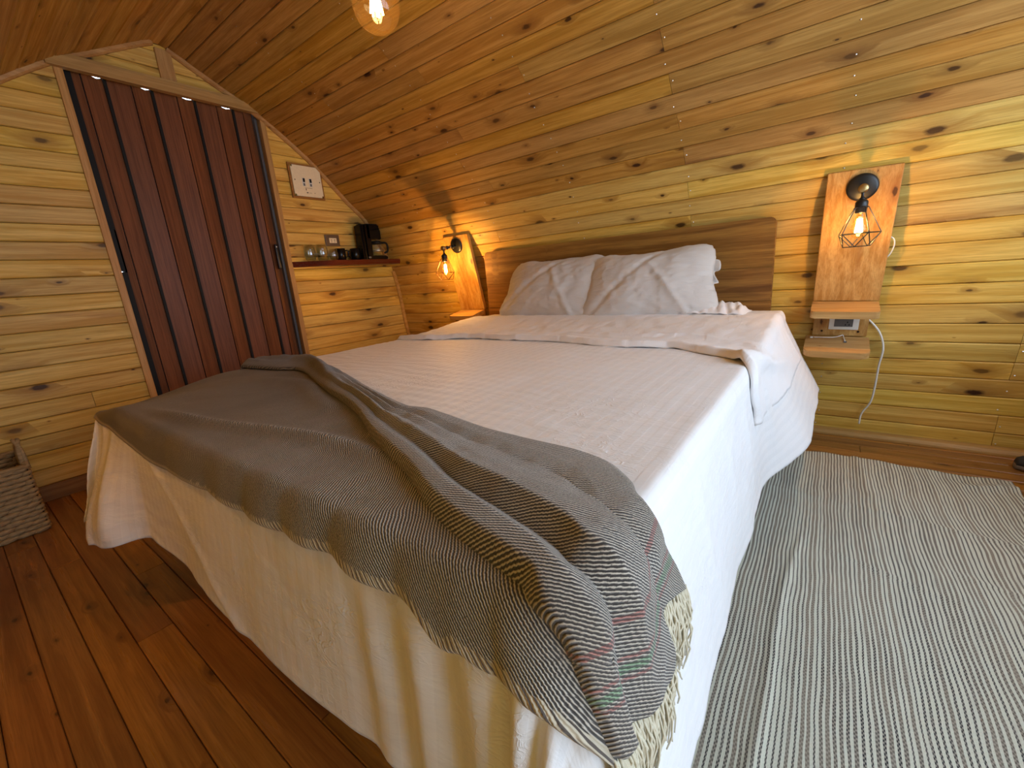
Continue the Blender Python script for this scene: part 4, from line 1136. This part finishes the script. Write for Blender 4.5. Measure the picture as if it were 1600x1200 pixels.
for rw in range(rows):
    z = .012+(bz-.024)*rw/(rows-1); h = (bz/rows)*.62
    for (xa, ya, xb, yb) in ((bx1, by0, bx1, by1), (bx0, by0, bx0, by1), (bx0, by1, bx1, by1), (bx0, by0, bx1, by0)):
        L_ = math.hypot(xb-xa, yb-ya); n = int(L_/.052); out = Vector((yb-ya, -(xb-xa), 0)).normalized()
        for k in range(-1, n+1):
            f0 = (k+.5*(rw % 2))/n; f1 = f0+1.35/n
            f0, f1 = max(f0, -.01), min(f1, 1.01)
            if f1-f0 < .03: continue
            w = .004*(1 if (k+rw) % 2 else -1)+rnd.uniform(-.0015, .0015)
            strand(bm, (xa+(xb-xa)*f0+out.x*w, ya+(yb-ya)*f0+out.y*w, z-.004+rnd.uniform(-.001, .001)), (xa+(xb-xa)*f1-out.x*w, ya+(yb-ya)*f1-out.y*w, z+.005), h, 1)
tag(obj('weave', bm, M['wicker'], bk, smooth=True), kind='stuff')
bm = bmesh.new()
for x0, x1, y0, y1 in ((bx0, bx0+.004, by0, by1), (bx1-.004, bx1, by0, by1), (bx0, bx1, by0, by0+.004), (bx0, bx1, by1-.004, by1)): box(bm, ((x0+x1)/2, (y0+y1)/2, bz/2), (x1-x0, y1-y0, bz-.03))
box(bm, ((bx0+bx1)/2, (by0+by1)/2, .006), (bx1-bx0, by1-by0, .008)); obj('core', bm, M['insulation'], bk)
bm = bmesh.new()
c_ = [(bx0, by0), (bx1, by0), (bx1, by1), (bx0, by1), (bx0, by0)]
for (xa, ya), (xb, yb) in zip(c_, c_[1:]): tube(bm, [(xa, ya, bz), ((xa+xb)/2, (ya+yb)/2, bz+.003), (xb, yb, bz)], .011, 8)
obj('rim', bm, M['wicker'], bk, smooth=True)
hx_ = (bx0+bx1)/2+.05
for yy in (by1, by0):
    bm = bmesh.new()
    for o_ in (-.007, .007): tube(bm, spline([(hx_-.075, yy+o_, bz-.03), (hx_-.055, yy+o_*.6, bz+.06), (hx_, yy-o_, bz+.105), (hx_+.055, yy+o_*.6, bz+.06), (hx_+.075, yy+o_, bz-.03)], 6), .0085, 8)
    obj('handle', bm, M['wicker'], bk, smooth=True)
A, B = np.meshgrid(np.linspace(0, 1, 26), np.linspace(0, 1, 26), indexing='ij')
X = bx0+.03+(bx1-bx0-.06)*A; Y = by0+.03+(by1-by0-.20)*B
Z = .20+.075*np.sin(A*PI)*np.sin(B*PI)**.6+.02*fbm(A, B, 5, 3)
bmg = cloth_obj('laundry_cloth', np.stack([X, Y, Z], -1), {'weave': np.stack([X, Y, 0*X], -1)}, M['sheet'], closed_thick=.01)
tag(bmg, 'white cloth bundled inside the wicker basket', 'cloth')

# ------------------------------------------------------------------ shoe at the right edge, by the curved wall
def loft(bm, secs):
    prev = None
    for ring_ in secs:
        r_ = [bm.verts.new(p) for p in ring_]
        if prev:
            n_ = len(r_)
            for k in range(n_): bm.faces.new((prev[k], prev[(k+1) % n_], r_[(k+1) % n_], r_[k]))
        else: bm.faces.new(r_[::-1])
        prev = r_
    bm.faces.new(prev)
sx0, sy_ = .735, 2.705
shoe = thing('shoe', 'charcoal canvas shoe with a brown grey sole at the right edge by the wall', 'shoe', (sx0+.14, sy_, 0))
def outline(f): return .048*math.sin(PI*min(max(f, .0), 1)**.62)**.55*(1-.18*math.sin(PI*f)**2 if f > .4 else 1)+.002
def sec(f, z0, z1, k=1.0):
    w = outline(f)*k; x = sx0+.28*f; cz = z0; out = []
    for a_ in np.linspace(0, 2*PI, 14, endpoint=False):
        y = w*math.cos(a_); z = z0+(z1-z0)*.5+(z1-z0)*.5*math.copysign(abs(math.sin(a_))**.7, math.sin(a_))
        out.append((x, sy_+y, z))
    return out
bm = bmesh.new(); loft(bm, [sec(f, .0005, .026, 1.0) for f in (.004, .02, .06, .13, .22, .34, .48, .62, .76, .88, .96, .99)]); obj('sole', bm, M['sole'], shoe, smooth=True)
bm = bmesh.new(); loft(bm, [sec(f, .018, z, .93) for f, z in ((.015, .035), (.04, .050), (.10, .058), (.20, .064), (.32, .078), (.45, .092), (.60, .094), (.76, .092), (.90, .096), (.965, .086), (.985, .05))]); up_ = obj('upper', bm, M['shoe'], shoe, smooth=True)
bm = bmesh.new()
for f in (.28, .34, .40): tube(bm, [(sx0+.28*f, sy_-.022, .066+.09*(f-.2)), (sx0+.28*f+.004, sy_, .072+.10*(f-.2)), (sx0+.28*f, sy_+.022, .066+.09*(f-.2))], .003, 6)
obj('laces', bm, M['matblack'], up_, smooth=True)
